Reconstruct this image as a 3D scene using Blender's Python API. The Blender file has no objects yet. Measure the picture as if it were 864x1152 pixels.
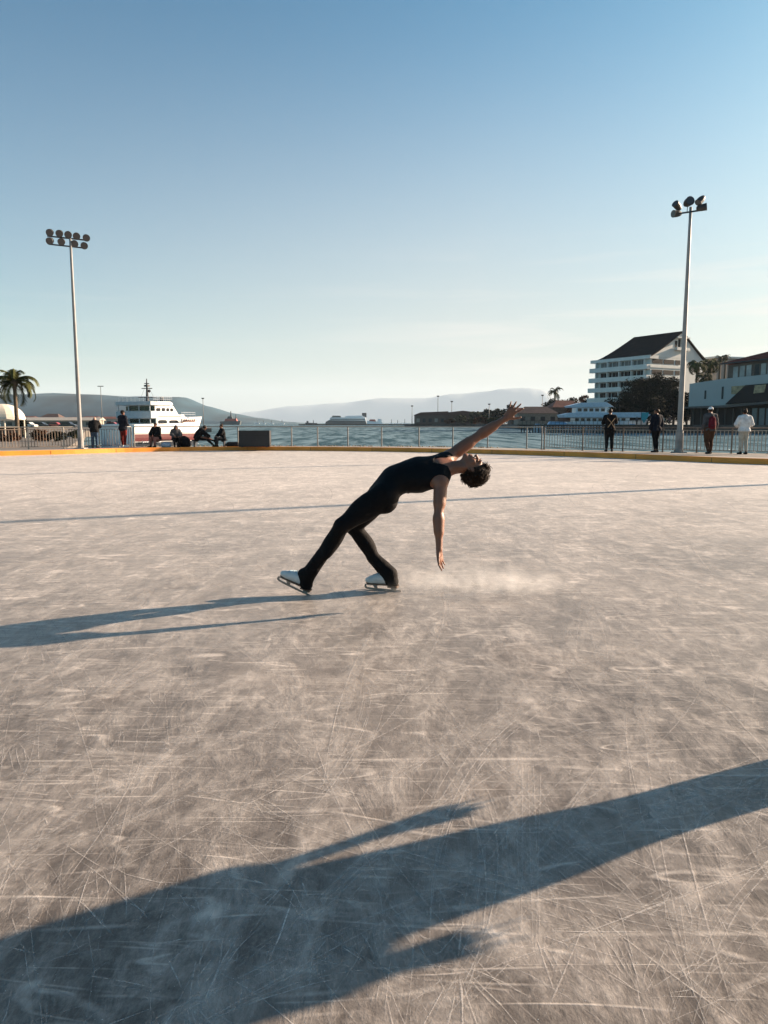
# An ice rink beside a harbour at low sun: a skater leans into a layback.
SUN_STRENGTH = 5.0
SKY_STRENGTH = 0.05
SKY_DUST = 1.5
SKY_OZONE = 2.2
EXPOSURE = 1.7
CLOUD_COL = (4.85, 4.42, 4.02, 1)
HAZE_DENSITY = 5.2e-5
ICE_DARK = (0.105, 0.089, 0.077, 1)
ICE_STAIN = (0.13, 0.09, 0.06, 1)
ICE_FROST = (0.82, 0.735, 0.655, 1)
CUT_COL = (0.66, 0.61, 0.56, 1)
KERB_COL = (0.78, 0.27, 0.03)
MIST = 2.6
import bpy, bmesh, math, random
import numpy as np
from mathutils import Vector, Matrix
from mathutils.noise import noise as mnoise, fractal

R = math.radians
S = bpy.context.scene
COL = S.collection
H0 = 1.4                      # height of the lens above the ice
FPX = 816.0                   # focal length in photo pixels (photo 864 x 1152)
PITCH = R(7.0)
SUN_AZ, SUN_EL = R(66.0), R(17.0)
V = Vector

# ------------------------------------------------------------------ measuring
def pt(px, py, Y):
    """world point at ground distance Y that sits at photo pixel (px, py)"""
    a = (px - 432.0) / FPX
    b = (576.0 - py) / FPX
    dy = math.cos(PITCH) + b * math.sin(PITCH)
    dz = -math.sin(PITCH) + b * math.cos(PITCH)
    t = Y / dy
    return V((a * t, Y, H0 + dz * t))

def gp(px, py, z=0.0):
    a = (px - 432.0) / FPX
    b = (576.0 - py) / FPX
    dy = math.cos(PITCH) + b * math.sin(PITCH)
    dz = -math.sin(PITCH) + b * math.cos(PITCH)
    t = (z - H0) / dz
    return V((a * t, dy * t, z))

def xz(px, py, Y):
    p = pt(px, py, Y)
    return p.x, p.z

# ------------------------------------------------------------------ scene tree
def tag(o, label=None, cat=None, group=None, kind=None):
    if label: o['label'] = label
    if cat: o['category'] = cat
    if group: o['group'] = group
    if kind: o['kind'] = kind
    return o

def empty(name, loc=(0, 0, 0), rz=0.0, label=None, cat=None, group=None, parent=None):
    o = bpy.data.objects.new(name, None)
    COL.objects.link(o)
    o.location = loc
    o.rotation_euler = (0, 0, rz)
    o.empty_display_size = 0.2
    if parent: o.parent = parent
    tag(o, label, cat, group)
    return o

def link_mesh(name, me, mat=None, parent=None, smooth=False, loc=None):
    o = bpy.data.objects.new(name, me)
    COL.objects.link(o)
    if mat is not None:
        if isinstance(mat, (list, tuple)):
            for m in mat: me.materials.append(m)
        else:
            me.materials.append(mat)
    if smooth:
        me.polygons.foreach_set('use_smooth', [True] * len(me.polygons))
    if parent: o.parent = parent
    if loc is not None: o.location = loc
    return o

def copy_tree(o, parent=None):
    c = o.copy()
    COL.objects.link(c)
    c.parent = parent
    for ch in [x for x in bpy.data.objects if x.parent == o]:
        copy_tree(ch, c)
    return c

def frame_from(d, up=(0, 0, 1)):
    d = V(d).normalized()
    up = V(up)
    if abs(d.dot(up.normalized())) > 0.98: up = V((1, 0, 0))
    s = d.cross(up).normalized()
    u = s.cross(d).normalized()
    return s, u, d

class MB:
    def __init__(self):
        self.v = []; self.f = []
    def quad(self, a, b, c, d):
        n = len(self.v); self.v += [tuple(a), tuple(b), tuple(c), tuple(d)]; self.f.append((n, n+1, n+2, n+3)); return self
    def tri(self, a, b, c):
        n = len(self.v); self.v += [tuple(a), tuple(b), tuple(c)]; self.f.append((n, n+1, n+2)); return self
    def box(self, c, s, rz=0.0, m=None):
        hx, hy, hz = s[0]/2, s[1]/2, s[2]/2
        n = len(self.v)
        M = Matrix.Rotation(rz, 3, 'Z') if m is None else m
        for dz in (-hz, hz):
            for dx, dy in ((-hx, -hy), (hx, -hy), (hx, hy), (-hx, hy)):
                self.v.append(tuple(V(c) + M @ V((dx, dy, dz))))
        for q in ((3,2,1,0), (4,5,6,7), (0,1,5,4), (1,2,6,5), (2,3,7,6), (3,0,4,7)):
            self.f.append(tuple(n + i for i in q))
        return self
    def bar(self, a, b, w, h=None, up=(0, 0, 1)):
        a, b = V(a), V(b); h = h or w
        s, u, d = frame_from(b - a, up)
        n = len(self.v)
        for p in (a, b):
            for x, y in ((-1,-1),(1,-1),(1,1),(-1,1)):
                self.v.append(tuple(p + s*(x*w/2) + u*(y*h/2)))
        for q in ((3,2,1,0), (4,5,6,7), (0,1,5,4), (1,2,6,5), (2,3,7,6), (3,0,4,7)):
            self.f.append(tuple(n + i for i in q))
        return self
    def tube(self, pts, rad, seg=8, caps=True):
        pts = [V(p) for p in pts]
        if not isinstance(rad, (list, tuple)): rad = [rad] * len(pts)
        n0 = len(self.v)
        ref = None
        for i, p in enumerate(pts):
            d = (pts[min(i+1, len(pts)-1)] - pts[max(i-1, 0)])
            s, u, _ = frame_from(d, ref or (0, 0, 1))
            ref = u
            for k in range(seg):
                a = 2*math.pi*k/seg
                self.v.append(tuple(p + (s*math.cos(a) + u*math.sin(a)) * rad[i]))
        for i in range(len(pts)-1):
            for k in range(seg):
                a = n0+i*seg+k; b = n0+i*seg+(k+1) % seg
                self.f.append((a, b, b+seg, a+seg))
        if caps:
            self.f.append(tuple(n0+k for k in range(seg))[::-1])
            e = n0+(len(pts)-1)*seg
            self.f.append(tuple(e+k for k in range(seg)))
        return self
    def prism(self, poly, vec):
        """poly: planar loop of points; extruded by vec, capped"""
        n = len(self.v); m = len(poly)
        for p in poly: self.v.append(tuple(V(p)))
        for p in poly: self.v.append(tuple(V(p) + V(vec)))
        self.f.append(tuple(range(n, n+m))[::-1])
        self.f.append(tuple(range(n+m, n+2*m)))
        for i in range(m):
            j = (i+1) % m
            self.f.append((n+i, n+j, n+m+j, n+m+i))
        return self
    def ball(self, c, r, seg=10, rings=6, sc=(1, 1, 1)):
        n = len(self.v); c = V(c)
        self.v.append(tuple(c + V((0, 0, r*sc[2]))))
        for i in range(1, rings):
            t = math.pi*i/rings
            for k in range(seg):
                a = 2*math.pi*k/seg
                self.v.append((c.x + r*sc[0]*math.sin(t)*math.cos(a), c.y + r*sc[1]*math.sin(t)*math.sin(a), c.z + r*sc[2]*math.cos(t)))
        self.v.append(tuple(c - V((0, 0, r*sc[2]))))
        for k in range(seg): self.f.append((n, n+1+k, n+1+(k+1) % seg))
        for i in range(rings-2):
            for k in range(seg):
                a = n+1+i*seg+k; b = n+1+i*seg+(k+1) % seg
                self.f.append((a, a+seg, b+seg, b))
        last = len(self.v)-1; b0 = n+1+(rings-2)*seg
        for k in range(seg): self.f.append((b0+k, last, b0+(k+1) % seg))
        return self
    def loft(self, rows, closed=False, caps=False):
        """rows of equal length joined by quads"""
        n = len(self.v); m = len(rows[0])
        for r in rows:
            for p in r: self.v.append(tuple(p))
        for i in range(len(rows)-1):
            for k in range(m if closed else m-1):
                a = n+i*m+k; b = n+i*m+(k+1) % m
                self.f.append((a, b, b+m, a+m))
        if caps:
            self.f.append(tuple(n+k for k in range(m))[::-1])
            self.f.append(tuple(n+(len(rows)-1)*m+k for k in range(m)))
        return self
    def build(self, name, mat=None, parent=None, smooth=False, loc=None, bevel=0.0, fix=True):
        me = bpy.data.meshes.new(name)
        me.from_pydata(self.v, [], self.f)
        me.validate()
        if bevel > 0 or fix:
            bm = bmesh.new(); bm.from_mesh(me)
            if bevel > 0:
                es = [e for e in bm.edges if len(e.link_faces) == 2 and e.calc_face_angle(0) > 0.6]
                bmesh.ops.bevel(bm, geom=es, offset=bevel, segments=2, affect='EDGES', profile=0.5)
            bmesh.ops.recalc_face_normals(bm, faces=bm.faces)
            bm.to_mesh(me); bm.free()
        o = link_mesh(name, me, mat, parent, smooth, loc)
        return o

# ------------------------------------------------------------------ materials
def newmat(name):
    m = bpy.data.materials.new(name); m.use_nodes = True
    nt = m.node_tree
    return m, nt, nt.nodes['Principled BSDF'], nt.nodes['Material Output']

_mats = {}
def mat(name, col, rough=0.6, metal=0.0, var=0.12, scale=3.0, bump=0.0, bscale=40.0, spec=0.5, sheen=0.0, sss=0.0, coat=0.0):
    if name in _mats: return _mats[name]
    m, nt, b, _ = newmat(name)
    N, L = nt.nodes, nt.links
    tc = N.new('ShaderNodeTexCoord')
    nz = N.new('ShaderNodeTexNoise'); nz.inputs['Scale'].default_value = scale; nz.inputs['Detail'].default_value = 5
    L.new(tc.outputs['Object'], nz.inputs['Vector'])
    rp = N.new('ShaderNodeValToRGB')
    c = V(col[:3])
    lo = [max(0.0, x*(1-var)) for x in c] + [1]; hi = [min(1.0, x*(1+var)) for x in c] + [1]
    rp.color_ramp.elements[0].position = 0.3; rp.color_ramp.elements[0].color = lo
    rp.color_ramp.elements[1].position = 0.7; rp.color_ramp.elements[1].color = hi
    L.new(nz.outputs['Fac'], rp.inputs['Fac'])
    L.new(rp.outputs['Color'], b.inputs['Base Color'])
    b.inputs['Roughness'].default_value = rough
    b.inputs['Metallic'].default_value = metal
    b.inputs['Specular IOR Level'].default_value = spec
    if sheen: b.inputs['Sheen Weight'].default_value = sheen
    if coat: b.inputs['Coat Weight'].default_value = coat
    if sss:
        b.inputs['Subsurface Weight'].default_value = sss
        b.inputs['Subsurface Radius'].default_value = (1.0, 0.35, 0.2)
        b.inputs['Subsurface Scale'].default_value = 0.01
    if bump > 0:
        n2 = N.new('ShaderNodeTexNoise'); n2.inputs['Scale'].default_value = bscale; n2.inputs['Detail'].default_value = 6
        L.new(tc.outputs['Object'], n2.inputs['Vector'])
        bp = N.new('ShaderNodeBump'); bp.inputs['Strength'].default_value = bump; bp.inputs['Distance'].default_value = 0.02
        L.new(n2.outputs['Fac'], bp.inputs['Height']); L.new(bp.outputs['Normal'], b.inputs['Normal'])
    _mats[name] = m
    return m

# ------------------------------------------------------------------ camera, sun, sky
cam = bpy.data.cameras.new('camera')
camo = bpy.data.objects.new('camera', cam); COL.objects.link(camo)
camo.location = (0, 0, H0); camo.rotation_euler = (R(90) - PITCH, 0, 0)
cam.sensor_fit = 'VERTICAL'; cam.sensor_height = 36.0; cam.lens = FPX/1152.0*36.0
cam.clip_start = 0.05; cam.clip_end = 40000
S.camera = camo

sl = bpy.data.lights.new('sun', 'SUN'); sl.energy = SUN_STRENGTH; sl.angle = R(0.53); sl.color = (1.0, 0.77, 0.57)
so = bpy.data.objects.new('sun', sl); COL.objects.link(so)
sdir = V((math.sin(SUN_AZ)*math.cos(SUN_EL), math.cos(SUN_AZ)*math.cos(SUN_EL), math.sin(SUN_EL)))
so.rotation_euler = sdir.to_track_quat('Z', 'Y').to_euler(); so.location = (20, 10, 30)

w = bpy.data.worlds.new('World'); S.world = w; w.use_nodes = True
nt = w.node_tree; N, L = nt.nodes, nt.links
bg = N['Background']
sky = N.new('ShaderNodeTexSky'); sky.sky_type = 'NISHITA'; sky.sun_disc = False
sky.sun_elevation = SUN_EL; sky.sun_rotation = SUN_AZ
sky.altitude = 0; sky.air_density = 1.0; sky.dust_density = SKY_DUST; sky.ozone_density = SKY_OZONE
# thin cirrus streaks low over the horizon
tc = N.new('ShaderNodeTexCoord')
sep = N.new('ShaderNodeSeparateXYZ'); L.new(tc.outputs['Generated'], sep.inputs[0])
mp = N.new('ShaderNodeMapping'); mp.inputs['Scale'].default_value = (1.6, 1.6, 22.0); mp.inputs['Rotation'].default_value = (R(4), R(-5), 0)
L.new(tc.outputs['Generated'], mp.inputs['Vector'])
nz = N.new('ShaderNodeTexNoise'); nz.inputs['Scale'].default_value = 2.2; nz.inputs['Detail'].default_value = 7; nz.inputs['Roughness'].default_value = 0.55; nz.inputs['Distortion'].default_value = 0.5
L.new(mp.outputs[0], nz.inputs['Vector'])
r1 = N.new('ShaderNodeMapRange'); r1.inputs['From Min'].default_value = 0.5; r1.inputs['From Max'].default_value = 0.72
L.new(nz.outputs['Fac'], r1.inputs['Value'])
r2 = N.new('ShaderNodeMapRange'); r2.inputs['From Min'].default_value = 0.24; r2.inputs['From Max'].default_value = 0.10   # height mask
L.new(sep.outputs['Z'], r2.inputs['Value'])
r3 = N.new('ShaderNodeMapRange'); r3.inputs['From Min'].default_value = -0.1; r3.inputs['From Max'].default_value = 0.45; r3.inputs['To Min'].default_value = 0.12   # more on the sun side
L.new(sep.outputs['X'], r3.inputs['Value'])
m1 = N.new('ShaderNodeMath'); m1.operation = 'MULTIPLY'; L.new(r1.outputs[0], m1.inputs[0]); L.new(r2.outputs[0], m1.inputs[1])
m2 = N.new('ShaderNodeMath'); m2.operation = 'MULTIPLY'; L.new(m1.outputs[0], m2.inputs[0]); L.new(r3.outputs[0], m2.inputs[1])
m3 = N.new('ShaderNodeMath'); m3.operation = 'MULTIPLY'; L.new(m2.outputs[0], m3.inputs[0]); m3.inputs[1].default_value = 0.85
mx = N.new('ShaderNodeMix'); mx.data_type = 'RGBA'
r4 = N.new('ShaderNodeMapRange'); r4.inputs['From Min'].default_value = 0.52; r4.inputs['From Max'].default_value = 0.0; r4.inputs['To Max'].default_value = 0.78; r4.interpolation_type = 'SMOOTHSTEP'
L.new(sep.outputs['Z'], r4.inputs['Value'])
r5 = N.new('ShaderNodeMapRange'); r5.inputs['From Min'].default_value = -0.42; r5.inputs['From Max'].default_value = 0.5; r5.inputs['To Min'].default_value = 0.0
dt_ = N.new('ShaderNodeVectorMath'); dt_.operation = 'DOT_PRODUCT'; L.new(tc.outputs['Generated'], dt_.inputs[0]); dt_.inputs[1].default_value = (math.sin(SUN_AZ), math.cos(SUN_AZ), 0)
L.new(dt_.outputs['Value'], r5.inputs['Value'])
m5 = N.new('ShaderNodeMath'); m5.operation = 'MULTIPLY'; L.new(r4.outputs[0], m5.inputs[0]); L.new(r5.outputs[0], m5.inputs[1])
tint = N.new('ShaderNodeMix'); tint.data_type = 'RGBA'; tint.blend_type = 'MULTIPLY'; tint.inputs['Factor'].default_value = 1.0
L.new(sky.outputs[0], tint.inputs['A']); tint.inputs['B'].default_value = (0.80, 0.97, 0.97, 1)
sc_ = N.new('ShaderNodeSeparateColor'); L.new(tint.outputs['Result'], sc_.inputs[0])
cc_ = N.new('ShaderNodeCombineColor')
for ch_, (g_, k_) in zip(('Red', 'Green', 'Blue'), ((1.45, .51), (1.2, .785), (1.12, .85))):
    p_ = N.new('ShaderNodeMath'); p_.operation = 'POWER'; L.new(sc_.outputs[ch_], p_.inputs[0]); p_.inputs[1].default_value = g_
    q_ = N.new('ShaderNodeMath'); q_.operation = 'MULTIPLY'; L.new(p_.outputs[0], q_.inputs[0]); q_.inputs[1].default_value = k_
    L.new(q_.outputs[0], cc_.inputs[ch_])
L.new(m5.outputs[0], mx.inputs['Factor']); L.new(cc_.outputs[0], mx.inputs['A'])
mx2 = N.new('ShaderNodeMix'); mx2.data_type = 'RGBA'; L.new(m3.outputs[0], mx2.inputs['Factor']); L.new(mx.outputs['Result'], mx2.inputs['A']); mx2.inputs['B'].default_value = (6.4, 5.8, 5.25, 1); mx.inputs['B'].default_value = CLOUD_COL
L.new(mx2.outputs['Result'], bg.inputs['Color'])
bg.inputs['Strength'].default_value = SKY_STRENGTH

S.view_settings.view_transform = 'Standard'; S.view_settings.look = 'None'
S.view_settings.exposure = EXPOSURE; S.view_settings.gamma = 1.0; S.view_settings.use_curve_mapping = False
S.cycles.use_denoising = True
S.cycles.transparent_max_bounces = 24
S.cycles.max_bounces = 6; S.cycles.volume_bounces = 1
S.cycles.sample_clamp_indirect = 6.0

# ================================================================== THE SETTING
def catmull(P, n=10):
    out = []
    for i in range(1, len(P)-2):
        p0, p1, p2, p3 = P[i-1], P[i], P[i+1], P[i+2]
        for k in range(n):
            t = k/n
            out.append(0.5*((2*p1) + (p2-p0)*t + (2*p0-5*p1+4*p2-p3)*t*t + (3*p1-p0-3*p2+p3)*t**3))
    out.append(P[-2].copy())
    return out

def offset_line(P, d):
    """push a ground polyline sideways: d > 0 goes away from the rink (left of travel when the line runs left to right)"""
    out = []
    for i, p in enumerate(P):
        t = (P[min(i+1, len(P)-1)] - P[max(i-1, 0)]); t.z = 0; t.normalize()
        out.append(p + V((-t.y, t.x, 0))*d)
    return out

def clean(P):
    return [V((p.x, p.y, 0)) for p in P]

edge_px = [(0, 513), (75, 511), (150, 508.6), (235, 507.1), (324, 507.0), (432, 508.0), (540, 510.4), (648, 513.8), (756, 518.4), (864, 522.8)]
E = [V((-40, -30, 0)), V((-38, -8, 0)), V((-34, 10, 0)), V((-25, 23.5, 0))] + [gp(x, y) for x, y in edge_px] + [V((19, 20.6, 0)), V((26, 13, 0)), V((30, 0, 0)), V((31, -18, 0)), V((31, -30, 0))]
EDGE = clean(catmull(E, 8))
KH = 0.20

# --- ice
bm = bmesh.new()
vs = [bm.verts.new(p) for p in EDGE]
bm.faces.new(vs)
me = bpy.data.meshes.new('ice'); bmesh.ops.recalc_face_normals(bm, faces=bm.faces)
for f in bm.faces:
    if f.normal.z < 0: f.normal_flip()
bm.to_mesh(me); bm.free()

m, nt, b, out = newmat('ice')
N, L = nt.nodes, nt.links
tc = N.new('ShaderNodeTexCoord')
def noise_n(scale, det=6, rough=0.55, dist=0.0, src=None, mapping=None):
    n = N.new('ShaderNodeTexNoise'); n.inputs['Scale'].default_value = scale; n.inputs['Detail'].default_value = det
    n.inputs['Roughness'].default_value = rough; n.inputs['Distortion'].default_value = dist
    if mapping:
        mp = N.new('ShaderNodeMapping'); mp.inputs['Rotation'].default_value = (0, 0, mapping[0]); mp.inputs['Scale'].default_value = (mapping[1], mapping[2], 1)
        mp.inputs['Location'].default_value = (mapping[3] if len(mapping) > 3 else 0, 0, 0)
        L.new(tc.outputs['Object'], mp.inputs['Vector']); L.new(mp.outputs[0], n.inputs['Vector'])
    else:
        L.new(tc.outputs['Object'], n.inputs['Vector'])
    return n
def rng(src, a, b_, c=0.0, d=1.0, smooth=False):
    r = N.new('ShaderNodeMapRange')
    if smooth: r.interpolation_type = 'SMOOTHSTEP'
    for k, v in zip(('From Min', 'From Max', 'To Min', 'To Max'), (a, b_, c, d)): r.inputs[k].default_value = v
    L.new(src, r.inputs['Value']); return r.outputs[0]
def mth(op, a, b_=None, clamp=False):
    n = N.new('ShaderNodeMath'); n.operation = op; n.use_clamp = clamp
    for i, x in enumerate((a, b_)):
        if x is None: continue
        if isinstance(x, (int, float)): n.inputs[i].default_value = x
        else: L.new(x, n.inputs[i])
    return n.outputs[0]
def mixc(f, a, b_):
    n = N.new('ShaderNodeMix'); n.data_type = 'RGBA'
    if isinstance(f, (int, float)): n.inputs['Factor'].default_value = f
    else: L.new(f, n.inputs['Factor'])
    for k, x in (('A', a), ('B', b_)):
        if isinstance(x, tuple): n.inputs[k].default_value = x
        else: L.new(x, n.inputs[k])
    return n.outputs['Result']
big = rng(noise_n(0.7, 8, 0.66, 0.6, mapping=(0, 1.0, .7)).outputs['Fac'], 0.38, 0.64)
mid = rng(noise_n(3.4, 9, 0.70, 0.7, mapping=(0, 1.0, .5)).outputs['Fac'], 0.42, 0.66)
fine = rng(noise_n(13, 10, 0.80, 0.5, mapping=(0, 1.0, .45)).outputs['Fac'], 0.42, 0.66)
grain = rng(noise_n(150, 4, 0.8, mapping=(0, 1, .5)).outputs['Fac'], 0.3, 0.75)
# frosty smears drawn out by skating, in several directions
sm1 = rng(noise_n(2.6, 8, 0.68, 0.9, mapping=(R(62), 0.5, 2.2)).outputs['Fac'], 0.50, 0.70)
sm2 = rng(noise_n(3.0, 8, 0.68, 0.9, mapping=(R(-66), 0.5, 2.2, 7.3)).outputs['Fac'], 0.50, 0.70)
# grazing sheen put into the colour: frost paler towards the far end
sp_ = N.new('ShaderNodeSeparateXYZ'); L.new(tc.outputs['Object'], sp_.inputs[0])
far_sheen = rng(sp_.outputs['Y'], 2.0, 16.0, -0.05, 0.42)
frost = mth('ADD', mth('MULTIPLY', big, 0.13), mth('MULTIPLY', mid, 0.12))
frost = mth('ADD', frost, mth('MULTIPLY', mth('MULTIPLY', fine, mth('ADD', mid, 0.55)), 0.26))
frost = mth('ADD', frost, mth('MULTIPLY', mth('MAXIMUM', sm1, sm2), 0.08))
frost = mth('ADD', frost, mth('MULTIPLY', mth('SUBTRACT', grain, 0.5), 0.14))
# hairline scratches: thin iso-lines of stretched noise, broken up by a mask
lines = None
for i, (rot, sx, sy, sc, wd) in enumerate([(R(58), 0.10, 1.0, 1.3, 0.0022), (R(-62), 0.09, 1.0, 1.5, 0.002), (R(85), 0.11, 1.0, 1.4, 0.002), (R(40), 0.16, 1.0, 2.6, 0.0035), (R(-50), 0.14, 1.0, 2.9, 0.003), (R(78), 0.18, 1.0, 2.4, 0.0035), (R(100), 0.13, 1.0, 3.4, 0.003), (R(66), 0.15, 1.0, 4.2, 0.0045), (R(-10), 0.12, 1.0, 3.8, 0.004), (R(-75), 0.2, 1.0, 5.5, 0.005), (R(52), 0.2, 1.0, 5.0, 0.005)]):
    nn = noise_n(sc, 1.6, 0.35, 0.0, mapping=(rot, sx, sy, i*13.1))
    d = mth('ABSOLUTE', mth('SUBTRACT', nn.outputs['Fac'], 0.5))
    ln = rng(d, wd*2.2, wd*0.4)
    mk = rng(noise_n(1.3 + 0.25*i, 4, 0.6, 0.2, mapping=(0, 1, 1, 31.7*i + 5)).outputs['Fac'], 0.50, 0.66)
    ln = mth('MULTIPLY', ln, mk)
    lines = ln if lines is None else mth('MAXIMUM', lines, ln)
frost_sheen = mth('ADD', mth('ADD', frost, far_sheen), mth('MULTIPLY', lines, 0.34), clamp=True)
# warm brown stains where the ice is thin
st = rng(noise_n(0.9, 5, 0.6, 0.5, mapping=(0, 1, 1, 41)).outputs['Fac'], 0.56, 0.74)
c0 = mixc(mth('MULTIPLY', st, 0.5), ICE_DARK, ICE_STAIN)
colr = mixc(frost_sheen, c0, ICE_FROST)
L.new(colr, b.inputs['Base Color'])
L.new(rng(frost_sheen, 0, 1, 0.34, 0.58), b.inputs['Roughness'])
b.inputs['Specular IOR Level'].default_value = 0.4
b.inputs['IOR'].default_value = 1.31
bh = mth('ADD', mth('MULTIPLY', fine, 0.4), mth('ADD', mth('MULTIPLY', lines, 0.7), mth('MULTIPLY', grain, 0.35)))
bh = mth('ADD', bh, mth('MULTIPLY', mid, 1.5))
bp = N.new('ShaderNodeBump'); bp.inputs['Strength'].default_value = 0.4; bp.inputs['Distance'].default_value = 0.004
L.new(bh, bp.inputs['Height']); L.new(bp.outputs['Normal'], b.inputs['Normal'])
M_ICE = m
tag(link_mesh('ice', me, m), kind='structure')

# --- cut marks left by blades: thin frosty ribbons lying on the ice
random.seed(11)
rv, rf, ra = [], [], []
def ribbon(x, y, ang, ln, curv, wd, al, z):
    n = max(3, int(ln/0.10)) if ln < 3 else 28
    base = len(rv)
    px, py, a = x, y, ang
    ds = ln/n
    for i in range(n+1):
        t = i/n
        e = math.sin(math.pi*min(1, max(0, t)))**0.5
        w = wd*(0.35 + 0.65*e)*(0.8+0.4*random.random())
        nx, ny = -math.sin(a), math.cos(a)
        rv.append((px+nx*w/2, py+ny*w/2, z)); rv.append((px-nx*w/2, py-ny*w/2, z))
        aa = al*e*(0.6+0.4*random.random())
        ra.append(aa); ra.append(aa)
        if i: rf.append((base+2*i-2, base+2*i-1, base+2*i+1, base+2*i))
        px += math.cos(a)*ds; py += math.sin(a)*ds; a += curv*ds
nz_ = 0
def sang(base=None, sd=.4):
    a = random.random()*math.pi if base is None else random.gauss(base, sd)
    return math.atan2(math.sin(a)*2.3, math.cos(a))
def zz():
    global nz_
    nz_ += 1
    return 0.0003 + 0.0000002*nz_
for _ in range(3500):          # near field
    Y = 1.2 + 8.5*random.random()**1.25; X = (random.random()-0.5)*2*(1.0+0.72*Y)
    ln = random.choice([0.06, 0.1, 0.15, 0.25, 0.4, 0.8])*(0.6+0.8*random.random())
    ribbon(X, Y, sang(), ln, random.gauss(0, 0.9), random.uniform(0.0014, 0.0034), random.uniform(0.2, 0.7), zz())
for _ in range(130):            # bursts of short cuts where somebody turned
    Y = 1.5 + 7*random.random()**1.2; X = (random.random()-0.5)*2*(0.7+0.62*Y); A0 = random.random()*6.3; sp = random.uniform(0.5, 1.6)
    for k in range(random.randint(5, 16)):
        a_s = A0 + random.gauss(0, sp); a = math.atan2(math.sin(a_s)*2.0, math.cos(a_s)); r0 = random.uniform(0.0, 0.06)
        ribbon(X+math.cos(a)*r0, Y+math.sin(a)*r0, a, random.uniform(0.06, 0.4), random.gauss(0, 1.4), random.uniform(0.0016, 0.004), random.uniform(0.5, 1.0), zz())
for _ in range(420):           # long fine strokes, near
    Y = 1.0 + 8*random.random()**1.1; X = (random.random()-0.5)*2*(1.2+0.75*Y)
    ribbon(X, Y, random.choice([sang(.5, .25), sang(), sang(2.6, .3)]), random.uniform(1.2, 4.5), random.gauss(0, 0.22), random.uniform(0.0016, 0.0036), random.uniform(0.25, 0.75), zz())
for _ in range(900):           # middle and far field, long arcs
    Y = 6 + 26*random.random()**1.2; X = (random.random()-0.5)*2*min(24, 1+0.72*Y)
    ribbon(X, Y, random.gauss(0.25, 0.8), random.uniform(1.0, 6.0), random.gauss(0, 0.12), random.uniform(0.005, 0.016)*(0.6+Y/25), random.uniform(0.12, 0.45), zz())
# the long grooves that cross the picture
for (xa, ya, xb, yb, wd, al, cv) in [(0, 1043, 520, 778, 0.004, .9, .03), (0, 840, 380, 795, 0.006, .5, .02), (0, 640, 220, 606, 0.012, .8, .0), (0, 826, 330, 832, .006, .4, .0),
                                     (60, 1010, 160, 850, .004, .6, .2), (440, 752, 864, 800, .005, .4, .05), (705, 800, 715, 905, .003, .6, .1), (340, 1080, 540, 760, .004, .35, .1),
                                     (610, 1150, 660, 1030, .004, .6, .1), (560, 1010, 720, 1060, .003, .6, .2), (500, 860, 700, 740, .004, .4, .1), (0, 800, 300, 740, .006, .5, .05)]:
    A, B = gp(xa, ya), gp(xb, yb); d = B-A
    ribbon(A.x, A.y, math.atan2(d.y, d.x)-cv*d.length/2, d.length, cv, wd, al, zz())
for _ in range(230):           # broad frosty swathes, where many strokes run together
    Y = 1.2 + 14*random.random()**1.4; X = (random.random()-0.5)*2*(1.2+0.72*Y)
    a_ = sang(random.choice([.35, .5, 2.7, 1.3]), .3); cv_ = random.gauss(0, .25); l_ = random.uniform(.5, 3.2)
    ribbon(X, Y, a_, l_, cv_, random.uniform(.03, .13), random.uniform(.08, .22), zz())
    for k in range(random.randint(2, 6)):
        o_ = random.uniform(-.06, .06); ribbon(X-math.sin(a_)*o_, Y+math.cos(a_)*o_, a_+random.gauss(0, .03), l_*random.uniform(.5, 1.1), cv_, random.uniform(.0016, .004), random.uniform(.3, .8), zz())
for _ in range(260):           # shaved-snow drag marks behind the skater's edge
    Y = random.gauss(5.95, 0.22); X = random.uniform(-0.1, 1.35)
    ribbon(X, Y, random.gauss(0.0, 0.25), random.uniform(0.05, 0.4), random.gauss(0, 0.8), random.uniform(0.002, 0.010), random.uniform(0.08, 0.35), zz())
me = bpy.data.meshes.new('skate_marks'); me.from_pydata(rv, [], rf)
at = me.attributes.new('wear', 'FLOAT', 'POINT'); at.data.foreach_set('value', ra)
m, nt, b, out = newmat('cut_ice'); N, L = nt.nodes, nt.links
b.inputs['Base Color'].default_value = CUT_COL; b.inputs['Roughness'].default_value = 0.6
tc = N.new('ShaderNodeTexCoord')
a1 = N.new('ShaderNodeAttribute'); a1.attribute_name = 'wear'
brk = rng(noise_n(38, 6, 0.8).outputs['Fac'], 0.40, 0.58, 0.22, 1.0)
L.new(mth('MULTIPLY', a1.outputs['Fac'], brk), b.inputs['Alpha'])
tag(link_mesh('skate_marks', me, m), kind='stuff')

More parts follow.
